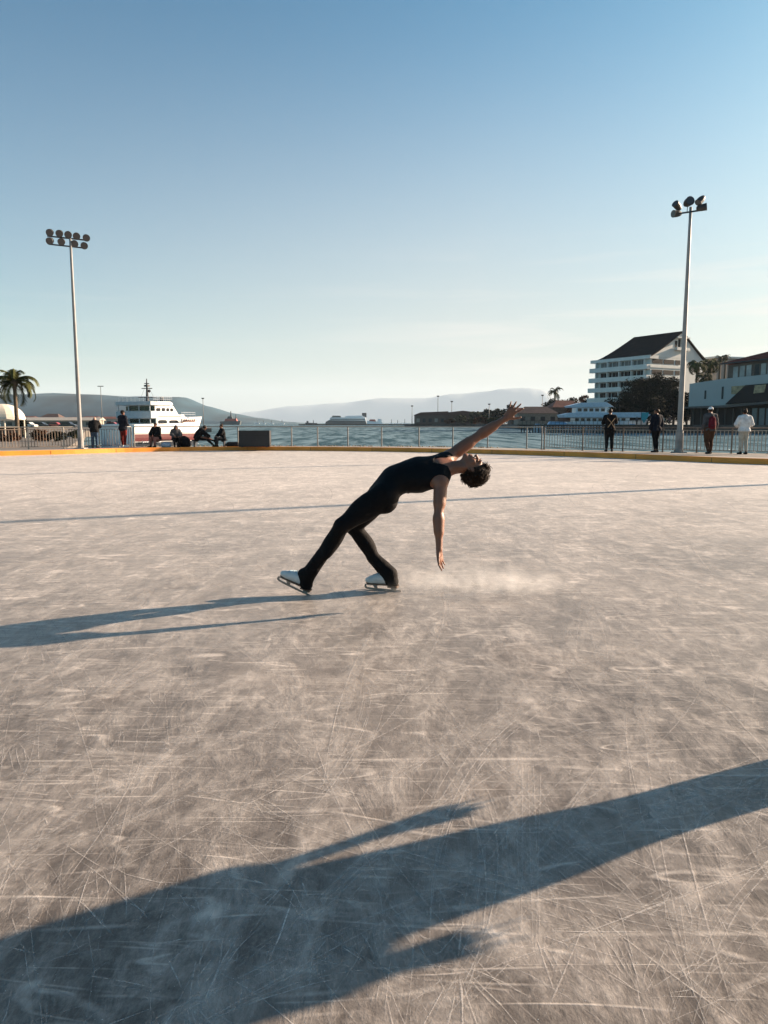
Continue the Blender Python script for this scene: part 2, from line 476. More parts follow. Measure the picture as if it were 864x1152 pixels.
# --- specks of shaved snow and crumbs on the ice
sp = MB()
for _ in range(5200):
    if random.random() < 0.75:
        Y = 1.2 + 7*random.random()**1.3; X = (random.random()-0.5)*2*(0.8+0.65*Y); r = random.uniform(0.0007, 0.0019)
    else:
        X = random.gauss(0.75, 0.45); Y = random.gauss(6.0, 0.22); r = random.uniform(0.0009, 0.003)
    q = [V((X+r*math.cos(a)*random.uniform(.6, 1.2), Y+r*math.sin(a)*random.uniform(.6, 1.2), 0.0)) for a in (0, 2.1, 4.2)]
    top = V((X, Y, r*0.9))
    sp.tri(q[0], q[1], top); sp.tri(q[1], q[2], top); sp.tri(q[2], q[0], top)
for _ in range(900):            # grains still in the air behind the blade
    X = random.uniform(.02, 1.0)**1.3*1.2; Y = 6.0-X*.05+random.gauss(0, .05+.12*X); Z_ = abs(random.gauss(0, .015+.06*X)); r = random.uniform(0.0007, 0.0018)
    q = [V((X+r, Y, Z_)), V((X-r, Y+r, Z_)), V((X, Y-r, Z_))]; top = V((X, Y, Z_+r*1.4))
    sp.tri(q[0], q[1], top); sp.tri(q[1], q[2], top); sp.tri(q[2], q[0], top)
tag(sp.build('snow_crumbs', mat('snow', (0.62, 0.62, 0.62), 0.7), fix=False), kind='stuff')

# --- kerb of painted boards, promenade, quay wall
orange = mat('kerb_paint', KERB_COL, 0.5, var=0.18, scale=1.2, bump=0.2, bscale=12)
def strip(P, section):
    rows = []
    for i, p in enumerate(P):
        t = (P[min(i+1, len(P)-1)] - P[max(i-1, 0)]); t.z = 0; t.normalize(); n = V((-t.y, t.x, 0))
        rows.append([p + n*u + V((0, 0, z)) for u, z in section])
    return rows
kb = MB().loft(strip(EDGE, [(0.0, -0.02), (0.0, KH-0.025), (0.012, KH-0.006), (0.03, KH), (0.15, KH), (0.165, KH-0.006), (0.17, KH-0.03), (0.17, -0.02)]), caps=True)
tag(kb.build('kerb', orange), kind='structure')
pj = MB()                       # dark joints in the kerb, where the boards meet
acc = 0
for i in range(1, len(EDGE)):
    acc += (EDGE[i]-EDGE[i-1]).length
    if acc > 3.0:
        acc = 0
        t = (EDGE[i]-EDGE[i-1]).normalized(); n = V((-t.y, t.x, 0)); p = EDGE[i]
        pj.box(p + n*(-0.002) + V((0, 0, 0.09)), (0.016, 0.006, 0.17), rz=math.atan2(t.y, t.x))
tag(pj.build('kerb_joints', mat('joint', (0.05, 0.04, 0.03), 0.9)), kind='structure')

# line of the railings, and the edge of the quay beyond it
fence_gy = [(-170, 28.6), (-60, 31.3), (0, 32.9), (75, 34.8), (150, 36.9), (235, 37.9), (324, 38.1), (432, 37.6), (540, 35.9), (648, 32.4), (756, 30.2), (864, 28.4), (980, 26.4), (1120, 23.8)]
FP = clean([V(((x-432)/FPX*(Y*0.9925+0.15), Y, 0)) for x, Y in fence_gy])
FP = [FP[0] + (FP[0]-FP[1])*1.0] + FP + [FP[-1] + (FP[-1]-FP[-2])*1.0]
FENCE = clean(catmull(FP, 24))
QE = offset_line(FENCE, 0.45)
A = offset_line(EDGE, 0.17)
# promenade sheet between kerb and quay edge (one polygon), at the kerb's height
k0 = min(range(len(A)), key=lambda i: (A[i]-QE[0]).length + (0 if A[i].y > -5 else 99)); k1 = min(range(len(A)), key=lambda i: (A[i]-QE[-1]).length)
inner = A[k0:k1+1]
L0 = [V((-60, 14, 0)), V((-60, -30, 0)), V((-40.2, -30, 0))]
R0 = [V((60, 14, 0)), V((60, -30, 0)), V((31.3, -30, 0))]
poly = A[:] + [V((31.3, -30.2, 0)), V((62, -30.2, 0)), V((62, 12, 0))] + QE[::-1] + [V((-62, 16, 0)), V((-62, -30.2, 0)), V((-40.3, -30.2, 0))]
m, nt, b, out = newmat('paving'); N, L = nt.nodes, nt.links
tc = N.new('ShaderNodeTexCoord')
br = N.new('ShaderNodeTexBrick'); br.inputs['Scale'].default_value = 1.0; br.offset = 0.0
br.inputs['Brick Width'].default_value = 0.6; br.inputs['Row Height'].default_value = 0.6; br.inputs['Mortar Size'].default_value = 0.008
br.inputs['Color1'].default_value = (0.34, 0.30, 0.25, 1); br.inputs['Color2'].default_value = (0.28, 0.25, 0.21, 1); br.inputs['Mortar'].default_value = (0.12, 0.11, 0.10, 1)
L.new(tc.outputs['Object'], br.inputs['Vector'])
gr = rng(noise_n(3, 8, 0.6).outputs['Fac'], 0.35, 0.7)
L.new(mixc(mth('MULTIPLY', gr, 0.4), br.outputs['Color'], (0.20, 0.18, 0.16, 1)), b.inputs['Base Color']); b.inputs['Roughness'].default_value = 0.85
M_PAVE = m
def resample(P, n):
    Ls = [0]
    for a_, b_ in zip(P, P[1:]): Ls.append(Ls[-1]+(b_-a_).length)
    out_ = []
    for i in range(n):
        t = Ls[-1]*i/(n-1); k = 0
        while k < len(P)-2 and Ls[k+1] < t: k += 1
        u = (t-Ls[k])/max(1e-6, Ls[k+1]-Ls[k]); out_.append(P[k].lerp(P[k+1], min(1, u)))
    return out_
OUT = [V((-62, -30, 0)), V((-62, 16, 0))] + QE + [V((62, 12, 0)), V((62, -30, 0))]
ra_, rb_ = resample(A, 160), []
for p in ra_:                       # join every kerb point to the outer line along a ray from the rink's middle
    c0_ = V((-3, -30, 0)); d_ = (p-c0_).normalized(); best = None
    for a_, b_ in zip(OUT, OUT[1:]):
        e_ = b_-a_; den = d_.x*e_.y-d_.y*e_.x
        if abs(den) < 1e-9: continue
        t_ = ((a_.x-c0_.x)*e_.y-(a_.y-c0_.y)*e_.x)/den; s_ = ((a_.x-c0_.x)*d_.y-(a_.y-c0_.y)*d_.x)/den
        if t_ > 0 and -1e-6 <= s_ <= 1+1e-6 and (best is None or t_ < best): best = t_
    rb_.append(c0_+d_*(best or 62))
up_ = V((0, 0, KH-0.012))
pv_ = MB().loft([[a_+up_, b_+up_] for a_, b_ in zip(ra_, rb_)])
tag(pv_.build('promenade', m), kind='structure')
qw = MB().loft(strip([V((-62, 16, 0))] + QE + [V((62, 12, 0))], [(0.0, KH-0.02), (0.02, KH-0.05), (0.02, -2.2)]))
tag(qw.build('quay_wall', mat('quay_stone', (0.22, 0.20, 0.18), 0.9, var=0.3, bump=0.4, bscale=4)), kind='structure')
rb = MB()
random.seed(5)
for _ in range(230):            # heap of small stones and dry weed along the foot of the middle railing
    i = random.randint(int(len(QE)*0.30), int(len(QE)*0.62)); p = QE[i] + V((random.uniform(-.4, .4), random.uniform(-0.3, -0.02), KH+0.0))
    rb.ball(p, random.uniform(0.02, 0.055), 6, 4, (1, 1, 0.75))
tag(rb.build('pebbles', mat('pebble', (0.20, 0.17, 0.12), 0.9, var=0.4)), kind='stuff')

# --- sea
SEA = -0.9
m, nt, b, out = newmat('water'); N, L = nt.nodes, nt.links
tc = N.new('ShaderNodeTexCoord')
b.inputs['Base Color'].default_value = (0.02, 0.055, 0.075, 1); b.inputs['Roughness'].default_value = 0.12; b.inputs['IOR'].default_value = 1.33; b.inputs['Specular IOR Level'].default_value = 0.10
w1 = noise_n(0.9, 5, 0.6, 0.4, mapping=(R(15), 0.6, 1.5)); w2 = noise_n(0.20, 5, 0.65, 0.3, mapping=(R(-10), 0.7, 1.2)); w3 = noise_n(3.5, 3, 0.6); w4 = noise_n(0.045, 6, 0.7, 0.2, mapping=(R(5), 1.6, 0.7)); w5 = noise_n(0.35, 4, 0.6, 0.2, mapping=(R(3), 1.4, 0.16))
hh = mth('ADD', mth('MULTIPLY', w2.outputs['Fac'], 3.0), mth('ADD', mth('MULTIPLY', w1.outputs['Fac'], 1.0), mth('MULTIPLY', w3.outputs['Fac'], 0.2)))
hh = mth('ADD', hh, mth('ADD', mth('MULTIPLY', w4.outputs['Fac'], 16.0), mth('MULTIPLY', w5.outputs['Fac'], 22.0)))
bp = N.new('ShaderNodeBump'); bp.inputs['Strength'].default_value = 1.0; bp.inputs['Distance'].default_value = 0.3
L.new(hh, bp.inputs['Height']); L.new(bp.outputs['Normal'], b.inputs['Normal'])
chop = rng(mth('ADD', mth('MULTIPLY', w5.outputs['Fac'], 0.5), mth('ADD', mth('MULTIPLY', w1.outputs['Fac'], 0.25), mth('MULTIPLY', w4.outputs['Fac'], 0.25))), 0.455, 0.545)
df_ = N.new('ShaderNodeBsdfDiffuse'); gl_ = N.new('ShaderNodeBsdfGlossy'); ms_ = N.new('ShaderNodeMixShader')
L.new(mixc(chop, (0.036, 0.074, 0.092, 1), (0.135, 0.205, 0.235, 1)), df_.inputs['Color']); gl_.inputs['Roughness'].default_value = 0.22; gl_.inputs['Color'].default_value = (.85, .92, .95, 1)
L.new(bp.outputs['Normal'], gl_.inputs['Normal']); L.new(rng(chop, 0, 1, 0.05, 0.16), ms_.inputs['Fac'])
L.new(df_.outputs[0], ms_.inputs[1]); L.new(gl_.outputs[0], ms_.inputs[2]); L.new(ms_.outputs[0], out.inputs['Surface'])
sea = MB()
sea.quad((-15500, -40, SEA), (15500, -40, SEA), (15500, 15500, SEA), (-15500, 15500, SEA))
tag(sea.build('sea', m, fix=False), kind='structure')
#.quad((-62, -300, -2.0), (62, -300, -2.0), (62, 10, -2.0), (-62, 14, -2.0))

# --- hills across the water
def hills(name, pts, Y, depth, m, seed, amp=1.0):
    pts = sorted(pts); xs = [p[0] for p in pts]
    nx, ny = 260, 26
    rows = []
    for j in range(ny+1):
        v = j/ny; prof = math.sin(math.pi*min(1, v*1.0))**0.8 if v < 0.5 else math.cos(math.pi*(v-0.5))**0.9
        row = []
        for i in range(nx+1):
            px = xs[0] + (xs[-1]-xs[0])*i/nx
            for k in range(len(pts)-1):
                if pts[k][0] <= px <= pts[k+1][0]:
                    t = (px-pts[k][0])/(pts[k+1][0]-pts[k][0]); t = t*t*(3-2*t)*0.5+t*0.5
                    py = pts[k][1]*(1-t)+pts[k+1][1]*t; break
            p = pt(px, py, Y); h = max(0.0, p.z-SEA)
            y = Y + (v-0.5)*depth
            x = p.x
            q = V((x/400+seed, y/400, seed))
            g = fractal(q*1.1, 0.9, 2.1, 5)
            hz = h*prof*(1+0.10*amp*g*(1 if abs(v-0.5) > 0.03 else 0.25)) - (4 if prof < 0.05 else 0)
            row.append((x, y, SEA + hz))
        rows.append(row)
    o = MB().loft(rows).build(name, m, smooth=True)
    return tag(o, kind='structure')
hm = mat('hazed_scrub', (0.03, 0.08, 0.11), 0.95, var=0.5, scale=0.006)  # scrub tinted blue so its colour carries part of the distance haze
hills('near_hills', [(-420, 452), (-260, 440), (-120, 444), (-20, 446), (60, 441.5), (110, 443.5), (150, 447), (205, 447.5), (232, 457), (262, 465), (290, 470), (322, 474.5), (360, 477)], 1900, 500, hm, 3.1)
hills('far_hills', [(150, 478), (235, 471), (285, 463), (330, 456.5), (380, 453.5), (430, 448), (480, 447.5), (515, 443), (548, 440), (562, 438.0), (578, 436.8), (594, 436.4), (608, 438.2), (632, 450), (700, 458), (800, 470), (900, 478)], 14000, 1500, mat('hazed_rock', (0.27, 0.30, 0.31), 0.95, var=0.08, scale=0.001), 8.4, .25)  # rock colour paled to stand for thicker haze at this distance

# --- haze between here and the hills
m = bpy.data.materials.new('haze'); m.use_nodes = True; nt = m.node_tree
nt.nodes.remove(nt.nodes['Principled BSDF'])
pv = nt.nodes.new('ShaderNodeVolumePrincipled'); pv.inputs['Density'].default_value = HAZE_DENSITY
pv.inputs['Color'].default_value = (0.72, 0.86, 1.0, 1); pv.inputs['Anisotropy'].default_value = 0.0
nt.links.new(pv.outputs[0], nt.nodes['Material Output'].inputs['Volume'])
hz = MB().box((0, 7900, 358.75), (32000, 16100, 722.5))
tag(hz.build('haze', m), kind='stuff')

# ================================================================== FIGURES
class Field:
    """distance field on a grid, meshed by surface nets"""
    def __init__(s, lo, hi, h):
        s.lo = np.array(lo, float); s.h = h
        s.n = np.ceil((np.array(hi)-s.lo)/h).astype(int)+1
        s.v = np.full(tuple(s.n), 1.0, np.float32)
        s.ax = [s.lo[i]+h*np.arange(s.n[i]) for i in range(3)]
    def region(s, lo, hi, pad):
        a = np.maximum(0, np.floor((np.array(lo)-pad-s.lo)/s.h).astype(int)); b = np.minimum(s.n, np.ceil((np.array(hi)+pad-s.lo)/s.h).astype(int)+1)
        if np.any(b <= a): return None, None
        sl_ = tuple(slice(int(a[i]), int(b[i])) for i in range(3))
        G = np.meshgrid(*[s.ax[i][sl_[i]] for i in range(3)], indexing='ij')
        return sl_, np.stack(G, -1).astype(np.float32)
    def add(s, pr, k=0.02, off=0.0):
        fn, lo, hi = pr
        sl_, P = s.region(lo, hi, k+off+2.5*s.h)
        if sl_ is None: return
        d = fn(P)-off; v = s.v[sl_]
        if k > 0:
            hh = np.clip(0.5+0.5*(v-d)/k, 0, 1)
            s.v[sl_] = v*(1-hh)+d*hh-k*hh*(1-hh)
        else: s.v[sl_] = np.minimum(v, d)
    def sub(s, pr, k=0.0, off=0.0):
        fn, lo, hi = pr
        sl_, P = s.region(lo, hi, k+off+2.5*s.h)
        if sl_ is None: return
        d = -(fn(P)-off); v = s.v[sl_]
        if k > 0:
            hh = np.clip(0.5-0.5*(v-d)/k, 0, 1)
            s.v[sl_] = v*(1-hh)+d*hh+k*hh*(1-hh)
        else: s.v[sl_] = np.maximum(v, d)
    def cut(s, p, n):
        """remove everything on the side n points to"""
        G = np.stack(np.meshgrid(*s.ax, indexing='ij'), -1).astype(np.float32)
        d = (G-np.array(p, np.float32)) @ np.array(V(n).normalized(), np.float32)
        s.v = np.maximum(s.v, d)
    def rough(s, amp, scale, seed=0.0, detail=2):
        G = np.stack(np.meshgrid(*s.ax, indexing='ij'), -1)
        a = 0
        rg = np.random.RandomState(int(seed*10)+1)
        for o in range(detail):
            for _ in range(4):
                k = rg.normal(size=3); k *= scale*(2**o)/np.linalg.norm(k)
                a = a + np.sin(G @ k + rg.rand()*6.3)/(4*(1.6**o))
        s.v = s.v + (amp*a).astype(np.float32)
    def mesh(s, name):
        v = s.v; nx, ny, nz = v.shape; ins = v < 0
        c = ins.astype(np.int8)
        tot = sum(c[i:nx-1+i, j:ny-1+j, k:nz-1+k] for i in (0, 1) for j in (0, 1) for k in (0, 1))
        act = (tot > 0) & (tot < 8)
        idx = np.full(act.shape, -1, np.int64); I = np.argwhere(act); idx[act] = np.arange(len(I))
        acc = np.zeros((len(I), 3)); cnt = np.zeros(len(I))
        cor = [(i, j, k) for i in (0, 1) for j in (0, 1) for k in (0, 1)]
        cv = {q: v[I[:, 0]+q[0], I[:, 1]+q[1], I[:, 2]+q[2]].astype(float) for q in cor}
        for q in cor:
            for a in range(3):
                if q[a] == 0:
                    r = list(q); r[a] = 1; r = tuple(r)
                    v0, v1 = cv[q], cv[r]; m = (v0 < 0) != (v1 < 0)
                    t = np.where(m, v0/np.where(m, v0-v1, 1), 0)
                    p = np.array(q, float)[None, :].repeat(len(I), 0); p[:, a] = t
                    acc += p*m[:, None]; cnt += m
        pos = (acc/np.maximum(cnt, 1)[:, None]+I)*s.h+s.lo
        F = []
        for a in range(3):
            b, d = (a+1) % 3, (a+2) % 3
            s0 = [slice(None)]*3; s1 = [slice(None)]*3; s0[a] = slice(0, -1); s1[a] = slice(1, None)
            A_, B_ = ins[tuple(s0)], ins[tuple(s1)]
            E_ = np.argwhere(A_ != B_)
            ok = (E_[:, b] > 0) & (E_[:, d] > 0) & (E_[:, b] < v.shape[b]-1) & (E_[:, d] < v.shape[d]-1)
            E_ = E_[ok]
            def at(db, dd):
                q = E_.copy(); q[:, b] += db; q[:, d] += dd
                return idx[q[:, 0], q[:, 1], q[:, 2]]
            Q = np.stack([at(-1, -1), at(0, -1), at(0, 0), at(-1, 0)], 1)
            fl = ~A_[E_[:, 0], E_[:, 1], E_[:, 2]]
            Q[fl] = Q[fl][:, ::-1]
            F.append(Q)
        F = np.concatenate(F) if F else np.zeros((0, 4), int)
        F = F[(F >= 0).all(1)]
        me = bpy.data.meshes.new(name)
        me.vertices.add(len(pos)); me.vertices.foreach_set('co', pos.astype(np.float32).ravel())
        me.loops.add(len(F)*4); me.loops.foreach_set('vertex_index', F.astype(np.int32).ravel())
        me.polygons.add(len(F)); me.polygons.foreach_set('loop_start', np.arange(0, len(F)*4, 4, dtype=np.int32))
        me.update(calc_edges=True); me.validate()
        return me

def A3(v): return np.array(tuple(v), np.float32)
def cap(a, b, ra, rb, flat=None):
    a_, b_ = A3(a), A3(b); ba = b_-a_; bb = float(ba @ ba) or 1e-9
    if flat is not None:
        ax, f = A3(V(flat[0]).normalized()), flat[1]
    def fn(P):
        pa = P-a_; t = np.clip((pa @ ba)/bb, 0, 1); q = pa-t[..., None]*ba
        r = ra+(rb-ra)*t
        if flat is not None:
            cmp_ = q @ ax; q = q+ax*(cmp_*(1/f-1))[..., None]
            d = np.sqrt((q*q).sum(-1)); return (d-r)*min(1.0, max(f, 0.5))
        return np.sqrt((q*q).sum(-1))-r
    m = max(ra, rb)*(max(1, flat[1]) if flat is not None else 1)
    return fn, np.minimum(a_, b_)-m, np.maximum(a_, b_)+m
def ell(c, axes, rad):
    c_ = A3(c); Mx = np.array([tuple(V(x).normalized()) for x in axes], np.float32); r = np.array(rad, np.float32)
    def fn(P):
        q = (P-c_) @ Mx.T; k0 = np.sqrt(((q/r)**2).sum(-1)); k1 = np.sqrt(((q/(r*r))**2).sum(-1))
        return k0*(k0-1)/np.maximum(k1, 1e-6)
    m = max(rad)
    return fn, c_-m, c_+m
def sph(c, r): return cap(V(c), V(c)+V((0, 0, 1e-4)), r, r)

class Body:
    """joints J (world points) -> tagged primitives"""
    def __init__(s, J, sc=1.0, female=False):
        s.J = J; s.P = []; s.sc = sc
        j = J; k = sc
        mid = (j['hipL']+j['hipR'])*0.5
        lat_p = (j['hipR']-j['hipL']).normalized(); lat_c = (j['shR']-j['shL']).normalized()
        up_p = (j['waist']-mid).normalized(); up_c = (j['neck']-j['waist']).normalized()
        fp = up_p.cross(lat_p).normalized(); fc = up_c.cross(lat_c).normalized()
        s.fp, s.fc, s.up_c, s.lat_c, s.up_p, s.lat_p, s.mid = fp, fc, up_c, lat_c, up_p, lat_p, mid
        a = s.add
        a('pelvis', cap(j['hipL']+up_p*0.03*k, j['hipR']+up_p*0.03*k, .098*k, .098*k, (fp, .95)), .05)
        a('pelvis', cap(mid+up_p*0.0, j['waist'], .150*k, .125*k, (fp, .74)), .05)
        for h in ('hipL', 'hipR'):
            a('pelvis', ell(j[h]-fp*.045*k-up_p*.01*k, (fp, lat_p, up_p), (.085*k, .085*k, .095*k)), .03)
        rib = j['waist'].lerp(j['neck'], .45)
        a('torso', cap(j['waist'], rib, .122*k, .150*k, (fc, .74)), .05)
        a('torso', cap(rib, j['waist'].lerp(j['neck'], .80), .150*k, .132*k, (fc, .76)), .05)
        for h in ('shL', 'shR'):
            a('torso', cap(j['neck']-up_c*.05*k, j[h].lerp(j['neck'], .18)-up_c*.012*k, .060*k, .056*k), .04)
            a('torso', cap(j[h].lerp(j['neck'], .35)-up_c*.05*k, rib.lerp(j[h], .3), .075*k, .075*k, (fc, .8)), .04)
        a('neck', cap(j['neck']-up_c*.03*k, j['head']-s.hu()*.03*k, .058*k, .052*k), .035)
        for q in 'LR':
            sh, el, wr = j['sh'+q], j['el'+q], j['wr'+q]
            a('uarm'+q, sph(sh, .060*k), .03)
            a('uarm'+q, cap(sh, el, .052*k, .038*k), .02)
            a('uarm'+q, cap(sh.lerp(el, .28), sh.lerp(el, .60), .050*k, .047*k), .025)
            a('farm'+q, cap(el, wr, .039*k, .025*k), .015)
            a('farm'+q, cap(el.lerp(wr, .12), el.lerp(wr, .45), .043*k, .036*k), .03)
            hp, kn, an = j['hip'+q], j['kn'+q], j['an'+q]
            a('thigh'+q, cap(hp, kn, .092*k, .058*k), .03)
            a('thigh'+q, ell(hp.lerp(kn, .35)+fp*.012*k, (kn-hp, lat_p, (kn-hp).cross(lat_p)), (.20*k, .088*k, .094*k)), .03)
            a('shin'+q, cap(kn, an, .056*k, .037*k), .02)
            bk = (kn-an).cross(lat_p).normalized()
            if bk.dot((hp-kn).normalized().lerp(fp*-1, .6)) < 0: bk = -bk
            a('shin'+q, ell(kn.lerp(an, .32)+bk*.022*k, (an-kn, lat_p, bk), (.14*k, .050*k, .048*k)), .025)
            if 'toe'+q in j:
                to = j['toe'+q]; fd = to-an; fd = (fd-V((0, 0, 0))).normalized()
                heel = an + (an-kn).normalized()*.055*k - fd*.02*k
                a('foot'+q, cap(an, heel, .037*k, .036*k), .02)
                a('foot'+q, cap(heel+fd*.01*k, to, .036*k, .027*k), .02)
    def hu(s): return s.J['headup']
    def add(s, tagname, pr, k): s.P.append((tagname, pr, k))
    def hand(s, q, d, n, t, curl=0.35, spread=12, fan=0.0, size=1.0, thumb=40, curls=None):
        """hand at wrist q along d, palm facing n, thumb on side t"""
        k = s.sc*size; w_ = s.J['wr'+q]; d = V(d).normalized(); t = V(t); t = (t-d*t.dot(d)).normalized(); n = V(n); n = (n-d*n.dot(d)-t*n.dot(t)).normalized()
        T = 'hand'+q
        kn = w_+d*.088*k
        s.add(T, cap(w_, w_+d*.03*k, .026*k, .026*k, (n, .75)), .012)
        s.add(T, cap(w_+d*.030*k, w_+d*.070*k, .034*k, .040*k, (n, .38)), .012)
        Ls = [.074, .082, .077, .060]; Rr = [.0088, .0090, .0086, .0078]
        for i in range(4):
            o = (1.5-i)*.0205*k
            ang = R(spread)*(1.5-i)/1.5+R(fan)
            fd = (d*math.cos(ang)+t*math.sin(ang)).normalized()
            p = kn+t*o-d*abs(i-1)*.005*k; c_ = curls[i] if curls else curl
            s.add(T, cap(w_+d*.04*k+t*o*.7, p, .011*k, .0105*k), .008)
            dirs = fd
            for sgi, fr in enumerate((.46, .30, .24)):
                a_ = c_*(0.6 if sgi == 0 else 1.0)
                dirs = (dirs*math.cos(a_)+n*math.sin(a_)).normalized()
                e = p+dirs*Ls[i]*fr*k
                r0, r1 = Rr[i]*(1-.10*sgi)*k, Rr[i]*(1-.10*(sgi+1))*k
                s.add(T, cap(p, e, r0, r1), .0035)
                # keep dirs relative to its own bend
                p = e
        ta = R(thumb)
        td = (d*math.cos(ta)+t*math.sin(ta)+n*.25).normalized()
        p0 = w_+d*.022*k+t*.020*k; p1 = p0+td*.040*k; p2 = p1+(td*.9+d*.35).normalized()*.031*k; p3 = p2+(td*.8+d*.5+n*.1).normalized()*.026*k
        s.add(T, cap(p0, p1, .016*k, .0125*k), .010); s.add(T, cap(p1, p2, .0110*k, .0100*k), .004); s.add(T, cap(p2, p3, .0100*k, .0082*k), .003)
    def headprims(s, fwd, fine=True):
        k = s.sc; c, u = s.J['head'], s.hu().normalized(); f = V(fwd); f = (f-u*f.dot(u)).normalized(); r = f.cross(u).normalized()
        s.hf, s.hr = f, r
        p = lambda a, b, d: c+f*a*k+u*b*k+r*d*k
        s.hp_ = p
        ax = (f, u, r)
        s.add('head', ell(p(-.010, .030, 0), ax, (.096*k, .088*k, .074*k)), .02)
        s.add('head', ell(p(.020, -.035, 0), ax, (.066*k, .072*k, .057*k)), .02)
        s.add('head', cap(p(.060, -.092, -.012), p(.060, -.092, .012), .020*k, .020*k), .02)
        for e in (-1, 1):
            s.add('head', cap(p(-.01, -.050, .050*e), p(.052, -.088, .018*e), .018*k, .018*k), .015)
            s.add('head', ell(p(-.008, .000, .074*e), ax, (.018*k, .031*k, .010*k)), .004)
            if fine: s.add('head', ell(p(.058, -.018, .042*e), ax, (.022*k, .020*k, .020*k)), .015)
        s.add('head', cap(p(.084, .030, -.030), p(.084, .030, .030), .012*k, .012*k), .012)
        s.add('head', cap(p(.086, .022, 0), p(.108, -.020, 0), .007*k, .0105*k), .007)
        for e in (-1, 1):
            s.add('head', sph(p(.098, -.024, .010*e), .0075*k), .004)
        s.add('head', cap(p(.086, -.050, -.016), p(.086, -.050, .016), .0085*k, .0085*k), .004)
        s.add('head', cap(p(.083, -.064, -.013), p(.083, -.064, .013), .0085*k, .0085*k), .004)
    def mesh(s, h, tags=None, off=0.0, cuts=(), subs=(), extra=(), name='person', kmul=1.0, rough=None, pad=0.04, offs=None):
        PR = [x for x in s.P if tags is None or any(x[0].startswith(t) for t in tags)]
        lo = np.min([x[1][1] for x in PR]+[e[0][1] for e in extra], 0)-off-pad; hi = np.max([x[1][2] for x in PR]+[e[0][2] for e in extra], 0)+off+pad
        F = Field(lo, hi, h)
        for t_, pr, k in PR:
            o_ = off
            if offs:
                for kk, vv in offs.items():
                    if t_.startswith(kk): o_ = vv
            F.add(pr, k*kmul, o_)
        for pr, k in extra: F.add(pr, k)
        if rough: F.rough(*rough)
        for pr, k in subs: F.sub(pr, k)
        for p_, n_ in cuts: F.cut(p_, n_)
        return F.mesh(name)

skin_mat = mat('skin', (0.20, 0.082, 0.045), 0.5, var=0.10, scale=14, bump=0.12, bscale=120, sss=0.15)
def fabric(name, col, rough=0.9, sheen=0.0):
    return mat('fabric_'+name, col, rough, spec=0.12, var=0.22, scale=9, bump=0.35, bscale=55, sheen=sheen)

# ------------------------------------------------------------------ the skater
def Z(zx, zy, Y): return pt(300+zx/2.7, 430+zy/2.7, Y)
SK = {}
SK['hipL'], SK['hipR'] = Z(352, 350, 5.80), Z(346, 347, 5.99)
SK['waist'] = Z(392, 296, 5.90)
SK['shL'], SK['shR'] = Z(529, 305, 5.755), Z(556, 226, 6.03)
SK['neck'] = Z(545, 262, 5.90)
SK['head'] = Z(621, 259, 5.88)
SK['headup'] = V((.86, .06, -.50)).normalized()
SK['elL'], SK['wrL'] = Z(522, 408, 5.66), Z(524, 508, 5.60)
SK['elR'], SK['wrR'] = Z(652, 157, 6.07), Z(727, 109, 6.02)
SK['knL'], SK['anL'] = Z(229, 436, 5.71), Z(128, 583, 5.80)
SK['knR'], SK['anR'] = Z(264, 440, 5.99), Z(361, 588, 6.02)
B = Body(SK, 0.98)
B.headprims((.46, -.20, .86))
B.hand('R', (.62, -.1, .78), (-.1, .9, -.1), (.8, -.1, -.6), curl=0.10, spread=24, thumb=62, size=1.0)
B.hand('L', (.10, 0, -1), (.85, .45, 0), (-.55, -.8, 0), curl=0.18, spread=9, thumb=34, size=1.0, curls=[.30, .12, .14, .22])
# collar bones, jaw tendon and shoulder blade hints
B.add('torso', cap(SK['neck']+B.fc*.045, SK['shR']+B.fc*.03-B.up_c*.01, .014, .012), .02)
B.add('torso', cap(SK['neck']+B.fc*.045, SK['shL']+B.fc*.03-B.up_c*.01, .014, .012), .02)
B.add('neck', cap(SK['neck']+B.fc*.035-B.up_c*.02, B.hp_(-.01, -.05, -.055), .016, .014), .02)
B.add('neck', cap(SK['neck']+B.fc*.035-B.up_c*.02, B.hp_(-.01, -.05, .055), .016, .014), .02)
hp = B.hp_
socket = [(sph(hp(.094, .008, e*.030), .013), .008) for e in (-1, 1)] + [(cap(hp(.100, -.057, -.018), hp(.100, -.057, .018), .0025, .0025), .003)]
me = B.mesh(0.0055, subs=socket, name='skater')
# pose origin at the standing skate
skater = link_mesh('skater', me, skin_mat, smooth=True)
tag(skater, 'skater in black leaning far back on white skates with one arm flung up', 'person')
for e in (-1, 1):
    MB().ball(hp(.083, .008, e*.030), .0115, 10, 8).build('eyelid', skin_mat, skater, smooth=True)
    MB().tube([hp(.094, .030, e*.014), hp(.098, .036, e*.030), hp(.086, .030, e*.046)], [.003, .0042, .002], 6).build('eyebrow', fabric('brow', (.02, .012, .01)), skater)
# curly hair
Fh = Field(np.array(tuple(SK['head']))-.24, np.array(tuple(SK['head']))+.24, 0.0045)
axh = (B.hf, B.hu(), B.hr)
Fh.add(ell(hp(-.018, .045, 0), axh, (.104, .098, .087)), 0)
random.seed(3)
curls = []
while len(curls) < 420:
    d = V((random.gauss(0, 1), random.gauss(0, 1), random.gauss(0, 1))).normalized()
    f_, u_, r_ = d.x, d.y, d.z
    if u_ < -.55 or (f_ > .28 and u_ < .50) or (f_ > .05 and u_ < .12): continue
    p = hp(-.016+f_*.102, .045+u_*.098, r_*.088)
    Fh.add(sph(p+V((random.gauss(0, .009), random.gauss(0, .009), random.gauss(0, .009))), random.uniform(.006, .019)), .003)
    curls.append((p, (B.hf*f_+B.hu()*u_+B.hr*r_).normalized()))
Fh.sub(ell(hp(.075, -.035, 0), axh, (.085, .095, .085)), .01)
